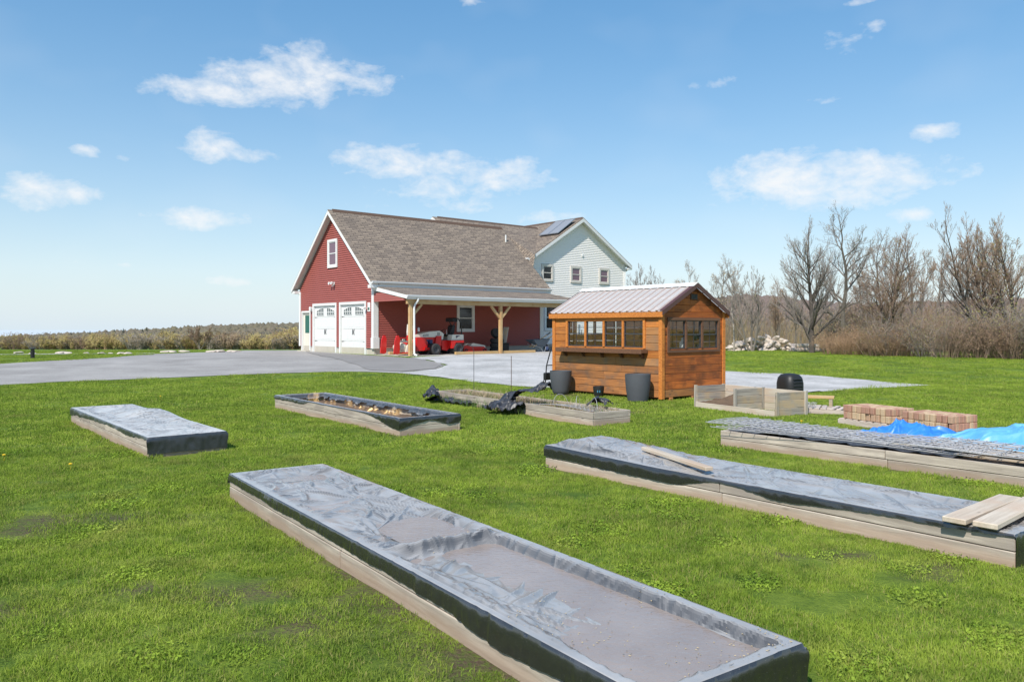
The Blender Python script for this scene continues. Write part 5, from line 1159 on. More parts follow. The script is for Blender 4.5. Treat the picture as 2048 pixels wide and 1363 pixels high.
part('hood_grille', 'black_metal', lambda b: [b.box((2.40+k*.06,-.285,.94),(2.425+k*.06,-.281,1.10)) for k in range(3)], hood)
part('engine', 'engine_blue', lambda b: (b.box((1.75,-.30,.52),(2.12,-.27,.74),0,.02), b.lathe([(.0,-.38),(.08,-.38),(.08,-.27)],12,0,'y',(1.95,0,.62))))
part('air_filter', 'white_metal', lambda b: b.lathe([(.0,.0),(.055,.0),(.055,.16),(.02,.2),(.0,.2)],12,0,'z',(1.42,-.1,1.14)), trc, True)
part('exhaust', 'deep_red', lambda b: b.box((1.22,-.06,.98),(1.36,.08,1.3),0,.02))
part('dashboard', 'tractor_cream', lambda b: b.prism([(2.62,.62),(2.72,.62),(2.80,1.02),(2.64,1.12)],'y',-.28,.28))
part('steering_wheel', 'black_metal', lambda b: (b.tube([(2.93+.02*math.cos(a)-.09*math.sin(a)*0+.15*math.cos(a)*.6,.17*math.sin(a),1.13+.15*math.cos(a)*.75) for a in np.linspace(0,2*math.pi,22)],.014,6), b.tube([(2.72,0,1.0),(2.93,0,1.13)],.02,6)), trc, True)
part('rear_chassis', 'tractor_red', lambda b: (b.prism([(2.66,.24),(2.95,.18),(3.1,.3),(3.25,.62),(3.75,.62),(3.75,.7),(2.66,.7)],'y',-.32,.32), b.box((2.4,-.12,.25),(2.8,.12,.45))))
part('fender', 'tractor_red', lambda b: (b.prism([(3.02,.30),(3.12,.30),(3.27,.58),(3.76,.58),(3.76,.70),(2.98,.70)],'y',-.66,-.33), b.prism([(3.02,.30),(3.12,.30),(3.27,.58),(3.76,.58),(3.76,.70),(2.98,.70)],'y',.33,.66)))
rf = part('rear_cowl', 'tractor_cream', lambda b: (b.prism([(3.02,.705),(3.78,.705),(3.78,.98),(3.10,.98)],'y',-.60,-.22), b.prism([(3.02,.705),(3.78,.705),(3.78,.98),(3.10,.98)],'y',.22,.60)))
part('emblem', 'print_dark', lambda b: b.prism([(3.30,.93),(3.58,.93),(3.42,.87),(3.33,.80)],'y',-.606,-.601), rf)
part('floor_plate', 'black_metal', lambda b: b.box((2.66,-.35,.70),(3.02,.35,.725)))
part('seat', 'seat_black', lambda b: (b.box((3.02,-.22,.90),(3.42,.22,1.02),0,.03), b.prism([(3.34,1.0),(3.46,1.0),(3.56,1.42),(3.46,1.46),(3.38,1.4)],'y',-.2,.2)), trc, True)
part('roll_bar', 'black_metal', lambda b: (b.tube([(3.75,-.46,.98),(3.75,-.46,1.50),(3.55,-.46,1.78),(3.45,-.40,1.80),(3.45,.40,1.80),(3.55,.46,1.78),(3.75,.46,1.50),(3.75,.46,.98)],.03,8), b.tube([(3.08,-.4,1.0),(3.2,-.43,1.3),(3.45,-.42,1.75)],.02,6)), trc, True)
part('canopy_pad', 'seat_black', lambda b: b.box((3.33,-.36,1.62),(3.60,.36,1.80),0,.03))
part('joystick', 'steel', lambda b: b.tube([(2.98,-.28,.98),(2.96,-.28,1.22)],.014,6))
try:                                                          # number printed on the hood
    cu = bpy.data.curves.new('n', 'FONT'); cu.body = '4500'; cu.size = .17; cu.extrude = .001; tmp = bpy.data.objects.new('n', cu); col.objects.link(tmp)
    me = bpy.data.meshes.new_from_object(tmp.evaluated_get(bpy.context.evaluated_depsgraph_get())); bpy.data.objects.remove(tmp); me.materials.clear(); me.materials.append(M['print_dark'])
    put('hood_number', me, hood, (1.55,-.2835,.885), (R(90),R(-4),0))
except Exception as e: print('text', e)
blw = in_garage('snow_blower', 'red snow blower attachment with cream chute at the front of the tractor', 'snow blower', 0, -1.75)
def bp(name, mat, f, smooth=False): return part(name, mat, f, blw, smooth)
bp('side_plate', 'tractor_red', lambda b: b.prism([(-.36,.1),(-.16,.06),(-.04,.12),(-.02,.8),(-.1,.96),(-.2,.96),(-.3,.7)],'y',-.72,-.66))
bp('side_plate', 'tractor_red', lambda b: b.prism([(-.36,.1),(-.16,.06),(-.04,.12),(-.02,.8),(-.1,.96),(-.2,.96),(-.3,.7)],'y',.50,.56))
bp('housing', 'tractor_red', lambda b: (b.box((.55,-.7,.12),(.68,-.35,.96),0,.03), b.box((.70,-.5,.15),(1.0,.5,.62),0,.02), b.box((-.04,-.66,.82),(.56,-.61,.86)), b.box((-.1,-.66,.10),(.62,-.60,.16))))
bp('auger_drum', 'tractor_cream', lambda b: (b.lathe([(.05,-.55),(.2,-.50),(.24,-.3),(.2,.1),(.1,.3)],18,0,'y',(.28,-.02,.38)), b.box((.08,-.58,.62),(.52,-.5,.70),0,.01), b.box((.22,-.58,.70),(.36,-.5,.78),0,.01), b.prism([(.36,.16),(.52,.16),(.56,.5),(.48,.52)],'y',-.6,-.52)), True)
bp('chute', 'soffit', lambda b: b.prism([(.92,.62),(1.10,.62),(1.02,1.0),(1.10,1.38),(1.04,1.48),(.90,1.50),(.86,1.1)],'y',-.12,.12))
bp('hitch', 'dark_metal', lambda b: b.box((.95,-.12,.3),(1.2,.12,.42)))
# mower deck, tyres, folded boards, wheelbarrow, patio chair
md = in_garage('mower_deck', 'low red mower deck with cream cover against the wall by the middle post', 'mower deck', 5.0, -1.3)
part('deck', 'tractor_red', lambda b: (b.prism([(-.75,.08),(.75,.08),(.75,.2),(.55,.34),(-.3,.36),(-.62,.42),(-.75,.40)],'y',-.45,.4)), md); part('deck_cover', 'tractor_cream', lambda b: b.prism([(-.28,.365),(.72,.28),(.72,.40),(.0,.52),(-.15,.52)],'y',-.35,.3), md)
for x in (-.6, .6): wheel(md, x, -.42, .12, .12, .09, 'caster')
tz = 0
for k in range(3):
    bm = MB(); r, wd = .36, .25; bm.lathe([(r*.56,0),(r*.8,.0),(r*.95,.03),(r,.08),(r,wd-.08),(r*.95,wd-.03),(r*.8,wd),(r*.56,wd),(r*.6,wd*.5)], 28, 0, cap=False)
    for q in (.09,.125,.16): bm.lathe([(r+.001,q-.008),(r+.008,q-.006),(r+.008,q+.006),(r+.001,q+.008)],28,0,cap=False)
    p = fr(P0, 6.55+.02*k, -1.55); place('spare_tyre', bm.mesh('tyre','rubber',True), ('lowest','middle','topmost')[k]+' tyre of the stack right of the middle post', 'tyre', (p[0],p[1],GZ+.02+k*.252), 0, 'stacked tyres')
p = fr(P0, 6.62, -1.3); bm = MB(); bm.lathe([(.18,0),(.26,.0),(.27,.1),(.26,.2),(.18,.2)],20,0); o = place('trailer_tyre', bm.mesh('tt','rubber',True), 'smaller tyre leaning upright on top of the tyre stack', 'tyre', (p[0],p[1]+.2,GZ+1.02), 0); o.rotation_euler = (R(70),0,HA)
for k in range(5):
    p = fr(P0, 7.18+.075*k, -1.2); o = plank(None, 'wooden_slat', (p[0],p[1],GZ+.45), .95, .07, .03, 'grey_wood', rot=(0,R(-78),HA)); tag(o, ('first','second','third','fourth','last')[k]+' pale slat from the left leaning behind the tyre stack', 'slat', 'slats leaning by the tyres')
p = fr(P0, 7.35, -1.25); bm = MB(); bm.box((-.22,-.15,0),(.22,.15,.46),0,.02); bm.box((-.3,-.18,.461),(.3,.18,.5),0,.01); place('storage_crate', bm.mesh('crate','black_metal'), 'black crate holding the leaning slats between tyres and wheelbarrow', 'crate', (p[0],p[1],GZ+.014), HA)
wb_ = in_garage('wheelbarrow', 'dark grey wheelbarrow with wooden handles beside the white corner board', 'wheelbarrow', 9.25, -2.0)
def tray(b):
    top = [(-.72,-.34,.66),(.40,-.40,.70),(.40,.40,.70),(-.72,.34,.66)]; bot = [(-.30,-.2,.34),(.20,-.22,.28),(.20,.22,.28),(-.30,.2,.34)]
    b.add(top+bot, [(0,1,5,4),(1,2,6,5),(2,3,7,6),(3,0,4,7),(7,6,5,4)])
    for i in range(4): b.tube([top[i], top[(i+1)%4]], .02, 6)
part('tray', 'barrow_tray', tray, wb_)
for y in (-.26, .26):
    part('handle', 'lumber', lambda b: b.bar((-.62,y*.5,.28),(.95,y*1.25,.98),.04), wb_); part('grip', 'black_metal', lambda b: b.bar((.82,y*1.2,.925),(1.12,y*1.28,1.06),.048), wb_)
    part('leg', 'steel', lambda b: b.tube([(-.75,y*.6,.44),(-.1,y*.8,.24),(.02,y,.02),(.14,y,.02),(.24,y,.3)],.018,6), wb_); part('brace', 'steel', lambda b: b.tube([(.36,y*.9,.68),(.52,y*.6,.24)],.014,6), wb_)
wheel(wb_, .52, 0, .20, .20, .10, 'front_wheel', 'wheel_blue')
pc = in_garage('patio_table_set', 'black wrought iron patio chair and table by the white house wall', 'patio furniture', 11.6, -1.9, -.01)
def chair_(b):
    for x in (-.25,.25):
        for y in (-.2,.2): b.tube([(x,y,0),(x*.9,y*.9,.45)],.012,6)
    b.box((-.27,-.24,.45),(.27,.24,.475))
    for k in range(6): b.tube([(-.25+k*.1,.22,.47),(-.25+k*.1,.27,.92)],.009,5)
    b.tube([(-.27,.27,.9),(-.15,.28,1.0),(.0,.28,.93),(.15,.28,1.0),(.27,.27,.9)],.013,6); b.tube([(-.27,.25,.68),(.27,.25,.68)],.01,6)
part('chair', 'black_metal', chair_, pc); part('foot_bar', 'black_metal', lambda b: (b.box((-.42,-.3,.2),(.3,-.24,.23)), b.tube([(.35,-.35,.0),(.6,-.4,.5),(.75,-.3,1.25)],.02,6), b.tube([(.35,-.2,.02),(.75,-.45,.3)],.02,6)), pc)
o = plank(None, 'white_post', (0,0,0), 1.55, .09, .09, 'white_trim', 'z', .005); p = fr(P0, 12.05, -2.3); o.location = (p[0],p[1],GZ); o.rotation_euler = (0,R(-90),HA); tag(o, 'slim white post beside the shed in front of the white house', 'post')
# long-handled tools against the shed's left end
t = thing('garden_cart', 'black folded hand cart leaning at the left end of the shed', 'hand cart', (*fr(S0, .25, SY+.22), float(gz(0,21.5))), HA+R(10))
part('cart_frame', 'black_metal', lambda b: (b.tube([(-.32,.1,.1),(-.30,.06,.7),(-.18,.0,1.15),(-.2,-.02,1.22)],.018,6), b.tube([(.1,.1,.1),(.1,.06,.7),(-.1,.0,1.15)],.018,6), b.tube([(-.32,.1,.35),(.1,.1,.35)],.015,6), b.tube([(-.30,.06,.7),(.1,.06,.7)],.015,6), b.box((-.36,.05,.3),(.1,.14,.5),0,.02), b.tube([(-.42,.2,.02),(-.3,.1,.4)],.014,6)), t)
for x in (-.34, .12): wheel(t, x, .16, .13, .12, .06, 'cart_wheel')
# wheel chocks, bollard light, rubble
p = fr(P0, 3.95, -2.55); bm = MB()
for dx in (0, .2): bm.tube([(dx+.14*math.cos(a), 0, .13*math.sin(a)) for a in np.linspace(0, math.pi, 10)], .03, 6)
place('wheel_chock', bm.mesh('chock','deep_red',True), 'small red wheel chock behind the rear tractor wheel', 'wheel chock', (p[0],p[1],GZ+.02), HA)
x, y = gp(65, 715.5); t = thing('bollard_light', 'short black bollard light on the far left lawn', 'bollard', (x, y, float(gz(x, y))), 0)
part('post', 'black_metal', lambda b: b.lathe([(.085,-.05),(.085,.34)],14), t); part('lens', 'dark_glass', lambda b: b.lathe([(.075,.34),(.075,.40)],14), t); part('cap', 'dark_metal', lambda b: b.lathe([(.12,.40),(.125,.43),(.09,.46),(.0,.465)],16), t, True)
def stone_mesh(seed):
    r2 = np.random.default_rng(seed); bm = bmesh.new(); bmesh.ops.create_icosphere(bm, subdivisions=2, radius=1)
    nrm = r2.normal(size=(9,3)); nrm /= np.linalg.norm(nrm, axis=1)[:,None]; dd = r2.uniform(.55,.9,9)
    for v in bm.verts:
        c = np.array(v.co[:]); 
        for n_, d_ in zip(nrm, dd):
            k = c@n_
            if k > d_: c = c-n_*(k-d_)
        v.co = c
    me = bpy.data.meshes.new('stone'); bm.to_mesh(me); bm.free(); me.materials.append(M['stone']); return me
_st = [stone_mesh(k) for k in range(8)]
x, y = gp(1530, 701.5); pile = thing('stone_pile', 'heap of pale field stones at the edge of the lawn right of the shed', 'stone pile', (x, y, float(gz(x, y))), 0)
for k in range(84):
    u = random.uniform(-2.1, 2.1); hmax = .72*max(.05, 1-(u/2.2)**2)+.06; z = random.uniform(0, 1)**1.3*hmax; r = random.uniform(.14,.32)
    o = put('stone', random.choice(_st), pile, (u, random.uniform(-.3,.3)*(1-z), z+.02), (random.uniform(-.5,.5),random.uniform(-.5,.5),random.uniform(0,6))); o.scale = (r*1.35, r, r*.55)
x, y = gp(1458, 698); pile2 = thing('stone_row', 'low row of scattered stones close to the shed corner', 'stone row', (x, y, float(gz(x, y))), 0)
for k in range(14):
    o = put('stone', random.choice(_st), pile2, (random.uniform(-.6,1.0), random.uniform(-.2,.2), .05), (0,0,random.uniform(0,6))); r = random.uniform(.08,.2); o.scale = (r*1.3,r,r*.6)
x, y = gp(1600, 703); logp = thing('log_pile', 'pale logs and boards lying on the lawn edge right of the stone heap', 'log pile', (x, y, float(gz(x, y))), R(-4))
for k, (z, y_) in enumerate(((.1,0),(.1,.25),(.32,.1))): part('log', 'pale_wood', lambda b: b.tube([(-.6+.2*k,y_,z),(.4,y_+.05,z+.02),(1.3-.1*k,y_-.05,z)],[.11,.12,.1],8), logp)
for k in range(22):
    px_ = random.choice((random.uniform(320,470), random.uniform(30,260), random.uniform(430,480))); py_ = 703.5+(470-px_)/470*3.2+random.uniform(-.5,.5) if px_ > 270 else 707.6+random.uniform(-.8,.6)
    x, y = gp(px_, py_); o = put('flat_rock', random.choice(_st), None, (x, y, float(gz(x, y))+.03), (0,0,random.uniform(0,6))); r = random.uniform(.09,.26); o.scale = (r*1.6, r, r*.4); tag(o, 'flat grey rock lying on the lawn beyond the driveway at the left', 'rock', 'flat rocks beyond the driveway')
# ------------------------------------------------------------------ trees
class Tree:
    def __init__(s, seed): s.r = random.Random(seed); s.tr = MB(); s.cr = MB(); s.tips = []
    def rv(s): 
        v = Vector((s.r.gauss(0,1), s.r.gauss(0,1), s.r.gauss(0,1))); return v.normalized()
    def limb(s, p, d, L, r, lev, P):
        n = max(3, int(5-lev*.6)) if lev < 3 else 3; pts = [p.copy()]; q = p.copy(); dd = d.normalized(); step = L/n; wob = P['wob']*(1+lev*.35)
        dirs = [dd.copy()]
        for i in range(n):
            dd = (dd + s.rv()*wob*.35 + Vector((0,0,1))*P['up']*(.12+.06*lev)).normalized(); q = q+dd*step; pts.append(q.copy()); dirs.append(dd.copy())
        rs = [r*(1-(.72 if lev else .70)*i/n) for i in range(n+1)]
        if lev <= 1: s.tr.tube(pts, rs, 7 if lev == 0 else 5, 0, cap=False)
        else: s.cr.tube(pts, [max(a, P['tw']) for a in rs], 4 if lev == 2 else 3, 0, cap=False)
        if lev >= P['lev']: s.tips += pts[1:]; return
        k = P['kids'][lev]; k = max(1, int(round(k*s.r.uniform(.8,1.2)))); lo = P['lo'] if lev == 0 else .22
        for j in range(k):
            f = lo+(1-lo)*((j+s.r.random())/k); f = min(f, .99); i = min(n-1, int(f*n)); t = f*n-i; b = pts[i].lerp(pts[i+1], t); bd = dirs[i].lerp(dirs[i+1], t).normalized()
            ax_ = bd.orthogonal().normalized(); ax_ = Quaternion(bd, s.r.uniform(0, 2*math.pi)+2.4*j) @ ax_; sp = P['spread'][min(lev, len(P['spread'])-1)]*s.r.uniform(.75,1.25)
            nd = Quaternion(ax_, sp) @ bd
            sh = (1-.55*f) if lev == 0 else (1-.4*f); s.limb(b, nd, L*P['ratio'][min(lev, len(P['ratio'])-1)]*sh*s.r.uniform(.75,1.2), max(rs[i]*(.55 if lev else .5), P['tw']*1.05), lev+1, P)
        s.limb(pts[-1], dirs[-1], L*P['ratio'][min(lev, len(P['ratio'])-1)]*.6, rs[-1], lev+1, P)
    def buds(s, n, size, mi=1):
        if not s.tips: return
        for k in range(n):
            t = s.r.choice(s.tips)+s.rv()*.10; a = s.rv()*size*s.r.uniform(.5,1.2); b = a.cross(s.rv()).normalized()*size*s.r.uniform(.3,.7); s.cr.add([t-a, t+b, t+a, t-b], [(0,1,2,3)], mi)
DEF = dict(wob=.35, up=.35, tw=.0042, fan=.32, lev=4, kids=[12,6,4,3], lo=.28, spread=[.85,.7,.65,.6], ratio=[.48,.55,.55,.55])
def tree(name, label, px, d, top_py, width, bark, twig, bud, nb, seed, lean=(0,0), stems=1, cat='tree', size=.028, zoff=0.0, **kw):
    P = dict(DEF); P.update(kw); x = (px-1024)/1560*d; z = float(gz(x, d))+zoff; H = 1.7+(657-top_py)/1560*d-z
    T = Tree(seed); h0 = H*P.get('trunkf', .72)
    for k in range(stems):
        dv = Vector((lean[0]+(T.r.uniform(-1,1)*P['fan'] if stems > 1 else 0), lean[1]+(T.r.uniform(-.25,.25) if stems > 1 else 0), 1))
        T.limb(Vector((T.r.uniform(-.1,.1)*(stems > 1), 0, -.15)), dv, h0*(T.r.uniform(.75,1) if stems > 1 else 1), width/math.sqrt(stems), 0, P)
    zm = max(v[2] for v in T.tr.v+T.cr.v); k = H/zm; nb = int(nb)
    T.buds(nb, size); t = thing(name, label, cat, (x, d, z), 0); t.scale = (k, k, k)
    T.tr.build('trunk', bark, t); T.cr.build('crown', [twig, bud], t); return t
tree('maple_tree','tall dark trunked bare tree right of the stone heap',1624,41,432,.17,'bark_dark','twig_grey','bud_olive',900,11,(.02,0),kids=[24,8,5,3],lo=.12,spread=[.72,.55,.5,.5],ratio=[.55,.5,.5,.5],up=.5,wob=.22,trunkf=.8)
tree('ash_tree','tall crooked bare tree leaning beside the dark trunked one',1690,43,416,.15,'bark_grey','twig_grey','bud_olive',900,12,(-.06,0),kids=[13,7,5,3],lo=.3,spread=[.9,.7,.6,.6],wob=.6,up=.5,trunkf=.78)
tree('oak_tree','wide branching budding tree in the middle of the right tree line',1775,42,443,.17,'bark_dark','twig_brown','bud_olive',1500,13,(0,0),stems=3,kids=[13,7,5,3],lo=.18,spread=[.8,.65,.6,.6],wob=.45,up=.45,trunkf=.75)
tree('slim_tree','slim upright bare tree right of the wide branching tree',1822,45,462,.08,'bark_grey','twig_grey','bud_brown',500,14,(.03,0),kids=[11,6,4,3],lo=.35,spread=[.6,.55,.5,.5],up=.7,ratio=[.38,.5,.5,.5])
tree('slim_tree','thin bare tree with forked crown in the gap of the tree line',1862,46,474,.07,'bark_grey','twig_grey','bud_brown',300,15,(.05,0),kids=[10,5,4,2],lo=.4,spread=[.6,.55,.5,.5],up=.7,ratio=[.4,.5,.5,.5])
tree('slim_tree','thinnest bare pole tree in the gap of the tree line',1893,47,516,.05,'bark_grey','twig_grey','bud_brown',150,16,(-.02,0),kids=[6,4,3,2],lo=.45,spread=[.55,.5,.5,.5],up=.7,ratio=[.3,.5,.5,.5])
tree('slim_tree','small bare tree just left of the dense right-edge tree',1916,47,535,.05,'bark_grey','twig_grey','bud_brown',200,26,(.02,0),kids=[6,4,3,2],lo=.35,spread=[.6,.5,.5,.5],up=.7,ratio=[.35,.5,.5,.5])
tree('dense_tree','dense reddish budding tree near the right edge',1972,38,405,.17,'bark_dark','twig_brown','bud_brown',1500,17,(0,0),stems=3,kids=[14,7,5,3],lo=.2,spread=[.7,.6,.55,.55],up=.55,wob=.3,trunkf=.78,ratio=[.5,.5,.5,.5])
tree('dense_tree','second dense budding tree cut by the right edge',2040,37,430,.15,'bark_dark','twig_brown','bud_olive',1300,18,(.02,0),stems=2,kids=[13,7,4,3],lo=.2,spread=[.75,.6,.55,.55],up=.5,wob=.35)
tree('multi_stem_tree','fan-shaped bare tree right of the shed roof',1503,44,517,.10,'bark_grey','twig_grey','bud_olive',300,19,(0,0),stems=3,kids=[11,6,4,3],lo=.2,spread=[.6,.55,.5,.5],up=.6,wob=.22,ratio=[.45,.5,.5,.5])
tree('birch_tree','pale trunked budding tree behind the shed gable',1437,48,508,.09,'bark_pale','twig_grey','bud_tan',1300,20,(0,0),kids=[13,7,5,3],lo=.35,spread=[.9,.7,.6,.6],wob=.4)
tree('birch_tree','smaller pale budding tree left of the one behind the shed gable',1392,52,520,.08,'bark_pale','twig_grey','bud_tan',1400,21,(-.03,0),kids=[13,7,5,3],lo=.3,spread=[.9,.7,.6,.6],wob=.4)
tree('birch_tree','white trunked young tree just right of the shed wall',1468,45,520,.06,'bark_pale','twig_grey','bud_tan',900,22,(-.02,0),kids=[10,5,4,3],lo=.4,spread=[.8,.6,.6,.6],wob=.4)
tree('bare_tree','small bare tree seen over the middle of the shed roof',1293,60,527,.08,'bark_grey','twig_grey','bud_brown',60,23,(0,0),stems=2,kids=[11,6,4,3],lo=.3,spread=[.5,.5,.5,.5],up=.7)
tree('bare_tree','bushy bare tree at the right corner of the white house',1256,62,536,.10,'bark_dark','twig_grey','bud_brown',300,24,(0,0),stems=3,kids=[13,7,5,3],lo=.25,spread=[.7,.6,.5,.5],up=.5)
tree('bare_tree','small rounded bare tree above the shed ridge',1345,66,545,.09,'bark_grey','twig_grey','bud_tan',600,25,(0,0),stems=2,kids=[13,7,5,3],lo=.3,spread=[.8,.6,.5,.5])
tree('bare_tree','low twisted bare tree between the two tall ones',1655,47,600,.09,'bark_dark','twig_brown','bud_tan',500,27,(0,0),stems=2,kids=[9,5,4,3],lo=.2,spread=[.9,.7,.6,.6],wob=.5)
for k, (px, d, tp, lab) in enumerate(((1560,50,560,'slender bare tree between the fan-shaped tree and the tall dark one'),(1592,55,540,'pale slender tree left of the tall dark trunk'),(1722,48,500,'fine twigged tree between the crooked and the wide tree'),(1800,50,470,'fine twigged tree directly behind the wide branching tree'),(1845,50,500,'fine upright tree left of the forked thin tree'),(1938,44,470,'fine twigged tree in front of the dense right trees'),(2010,45,420,'tall fine twigged tree between the two dense right trees'))):
    tree('slim_tree', lab, px, d, tp, .075, 'bark_grey', 'twig_grey' if k%2 else 'twig_brown', 'bud_tan', 700, 60+k, (random.uniform(-.05,.05),0), kids=[16,8,5,3], lo=.25, spread=[.6,.55,.5,.5], up=.65, wob=.3, ratio=[.4,.55,.55,.55], tw=.0036)
# shrubs of the thicket at the right
def shrub_mesh(seed, H, Rr, nst, twig, bud, nb, arch=.5, tw=.0042, size=.03):
    r_ = random.Random(seed); bm = MB(); tips = []
    for k in range(nst):
        a = r_.uniform(0, 6.28); q = math.sqrt(r_.random())*Rr*.55; p = Vector((q*math.cos(a), q*math.sin(a)*.7, -.05)); d = Vector((math.cos(a)*r_.uniform(.05,.7), math.sin(a)*r_.uniform(.05,.7), 1)).normalized(); L = H*r_.uniform(.6,1.05); pts = [p]; n = 4
        for i in range(n): d = (d+Vector((r_.gauss(0,.16), r_.gauss(0,.16), -.06*i*arch))).normalized(); pts.append(pts[-1]+d*L/n)
        bm.tube(pts, [tw*2.2,tw*2,tw*1.7,tw*1.3,tw], 3, 0, cap=False); tips += pts[2:]
        for j in range(9):
            i = r_.randint(1, n-1); b = pts[i].lerp(pts[i+1], r_.random()); e = Vector((r_.gauss(0,1), r_.gauss(0,1), r_.gauss(.5,.7))).normalized()*L*r_.uniform(.12,.33); m = b+e*.55+Vector((0,0,.03)); bm.tube([b, m, b+e], [tw,tw*.9,tw*.7], 3, 0, cap=False); tips += [m, b+e]
            for w_ in range(2):
                e2 = Vector((r_.gauss(0,1), r_.gauss(0,1), r_.gauss(.4,.7))).normalized()*L*r_.uniform(.05,.13); bm.tube([m, m+e2], [tw*.7,tw*.5], 3, 0, cap=False); tips.append(m+e2)
    for k in range(nb):
        t = r_.choice(tips)+Vector((r_.gauss(0,.05), r_.gauss(0,.05), r_.gauss(0,.05))); a = Vector((r_.gauss(0,1), r_.gauss(0,1), r_.gauss(0,1))).normalized()*size*r_.uniform(.5,1.2); b = a.orthogonal().normalized()*size*.5; bm.add([t-a,t+b,t+a,t-b],[(0,1,2,3)],1)
    return bm.mesh('shrub', [twig, bud])
SH = [shrub_mesh(1,2.3,1.3,46,'twig_brown','bud_olive',900), shrub_mesh(2,2.0,1.3,50,'twig_brown','bud_brown',700), shrub_mesh(3,1.7,1.2,60,'twig_tan','reed',500,.9), shrub_mesh(4,2.4,1.2,44,'twig_grey','bud_olive',1100)]
def shrub(px, py, me, s, lab, zoff=0):
    x, y = gp(px, py); o = put('thicket_shrub', me, None, (x, y, float(gz(x, y))+zoff), (0,0,random.uniform(0,6.28))); o.scale = (s, s, s*random.uniform(.9,1.1)); tag(o, lab, 'shrub', 'shrubs of the right thicket')
ORD = ['first','second','third','fourth','fifth','sixth','seventh','eighth','ninth','tenth','eleventh','twelfth','thirteenth','fourteenth','fifteenth','sixteenth','seventeenth','eighteenth','nineteenth','twentieth','last']
for k, px in enumerate(np.arange(1660, 1800, 17)): shrub(px, 707+(px-1660)*.035+random.uniform(-1,2), SH[2], random.uniform(.62,.85), ORD[k]+' low tan brush clump from the stone heap along the lawn')
for k, px in enumerate(np.arange(1745, 2110, 19)): shrub(px, 711+(px-1745)*.022+random.uniform(-1.5,1.5), SH[(0,1,3,1)[k%4]], random.uniform(.72,1.0), ORD[min(k,20)]+' brown leafless shrub from the left along the right lawn edge')
for k, px in enumerate(np.arange(1690, 2110, 26)): shrub(px, 703+random.uniform(-1,1), SH[(3,0,1)[k%3]], random.uniform(.95,1.25), ORD[min(k,20)]+' taller olive brown shrub from the left in the back row of the thicket')
shrub(2030, 716, SH[3], 1.35, 'largest green budding shrub at the right edge of the lawn'); 
# tangle of far saplings and brush behind the stones: one mass
vs = []; fs = []; mi = []; r2 = np.random.default_rng(9)
for k in range(5200):
    px = r2.uniform(1420, 2100); d = r2.uniform(46, 110); x = (px-1024)/1560*d; z = float(gz(x, d)); hh = r2.uniform(1.2, 3.6)*(1+.3*(d > 75)); w_ = .008+.00018*d; l = r2.normal(0, .22)*hh; n = 3; i = len(vs)
    for j in range(n+1):
        f = j/n; vs += [(x+l*f*f-w_*(1-.7*f), d, z+hh*f), (x+l*f*f+w_*(1-.7*f), d+.02, z+hh*f)]
    fs += [(i+2*j, i+2*j+1, i+2*j+3, i+2*j+2) for j in range(n)]; mi += [k%3]*n
    for q in range(5):
        f = r2.uniform(.35,1); bx, bz = x+l*f*f, z+hh*f; e = r2.uniform(.2,.6)*(1.2-f); sgn = r2.choice((-1,1)); i = len(vs)
        vs += [(bx, d, bz-w_*.5), (bx, d, bz+w_*.5), (bx+sgn*e*.7, d+r2.uniform(-.3,.3), bz+e)]; vs.append(vs[-1]); fs.append((i,i+1,i+2,i+2)); mi.append(k%3)
me = bpy.data.meshes.new('distant_brush'); me.from_pydata(vs, [], [f if f[2] != f[3] else f[:3] for f in fs])
for m in ('twig_grey','twig_tan','bud_tan'): me.materials.append(M[m])
me.polygons.foreach_set('material_index', mi); stuff(put('distant_brush', me), 'mass of leafless saplings and brush behind the stone heap and right trees', 'brush')
# yellow budding scrub far left
WB = [shrub_mesh(30+k, 4.6, 2.2, 26, ('twig_tan','twig_grey','twig_tan','twig_brown','bark_pale')[k], ('bud_yellow','bud_tan','bud_yellow','bud_tan','bud_tan')[k], (4200,1500,3600,1000,700)[k], .55, .035, .105) for k in range(5)]
k = 0
for row, (d, n) in enumerate(((235, 46), (252, 46), (270, 40))):
    for i in range(n):
        px = -30+660*(i+random.random()*.9)/n; x = (px-1024)/1560*d; z = float(gz(x, d))
        o = put('scrub_tree', random.choice(WB), None, (x, d, z), (0,0,random.uniform(0,6))); s_ = random.uniform(.62,1.22)*(1+.15*row)*(.8+.28*px/600); o.scale = (s_*1.1, s_*1.1, s_)
        tag(o, 'yellowish budding scrub tree in the row beyond the left lawn', 'tree', 'scrub trees beyond the left lawn')
tree('spreading_tree','wide vase-shaped bare tree standing out from the scrub left of the garage',400,225,649,.22,'bark_grey','twig_brown','bud_brown',300,31,(0,0),stems=7,fan=.75,kids=[9,6,4,3],lo=.3,spread=[.5,.55,.5,.5],up=.25,tw=.03,size=.12,wob=.2,trunkf=.8)
def conifer(seed):
    r_ = random.Random(seed); bm = MB(); bm.tube([(0,0,0),(0,0,9)],[.25,.05],5)
    for k in range(90):
        f = k/90; z = 1.2+7.8*f; a = k*2.4; L = 2.6*(1-f)+.25; bm.add([(0,0,z+.35),(L*math.cos(a-.3),L*math.sin(a-.3),z-.3),(L*1.1*math.cos(a),L*1.1*math.sin(a),z-.1),(L*math.cos(a+.3),L*math.sin(a+.3),z-.3)],[(0,1,2),(0,2,3)])
    return bm.mesh('conifer','conifer')
CN = [conifer(1), conifer(2)]
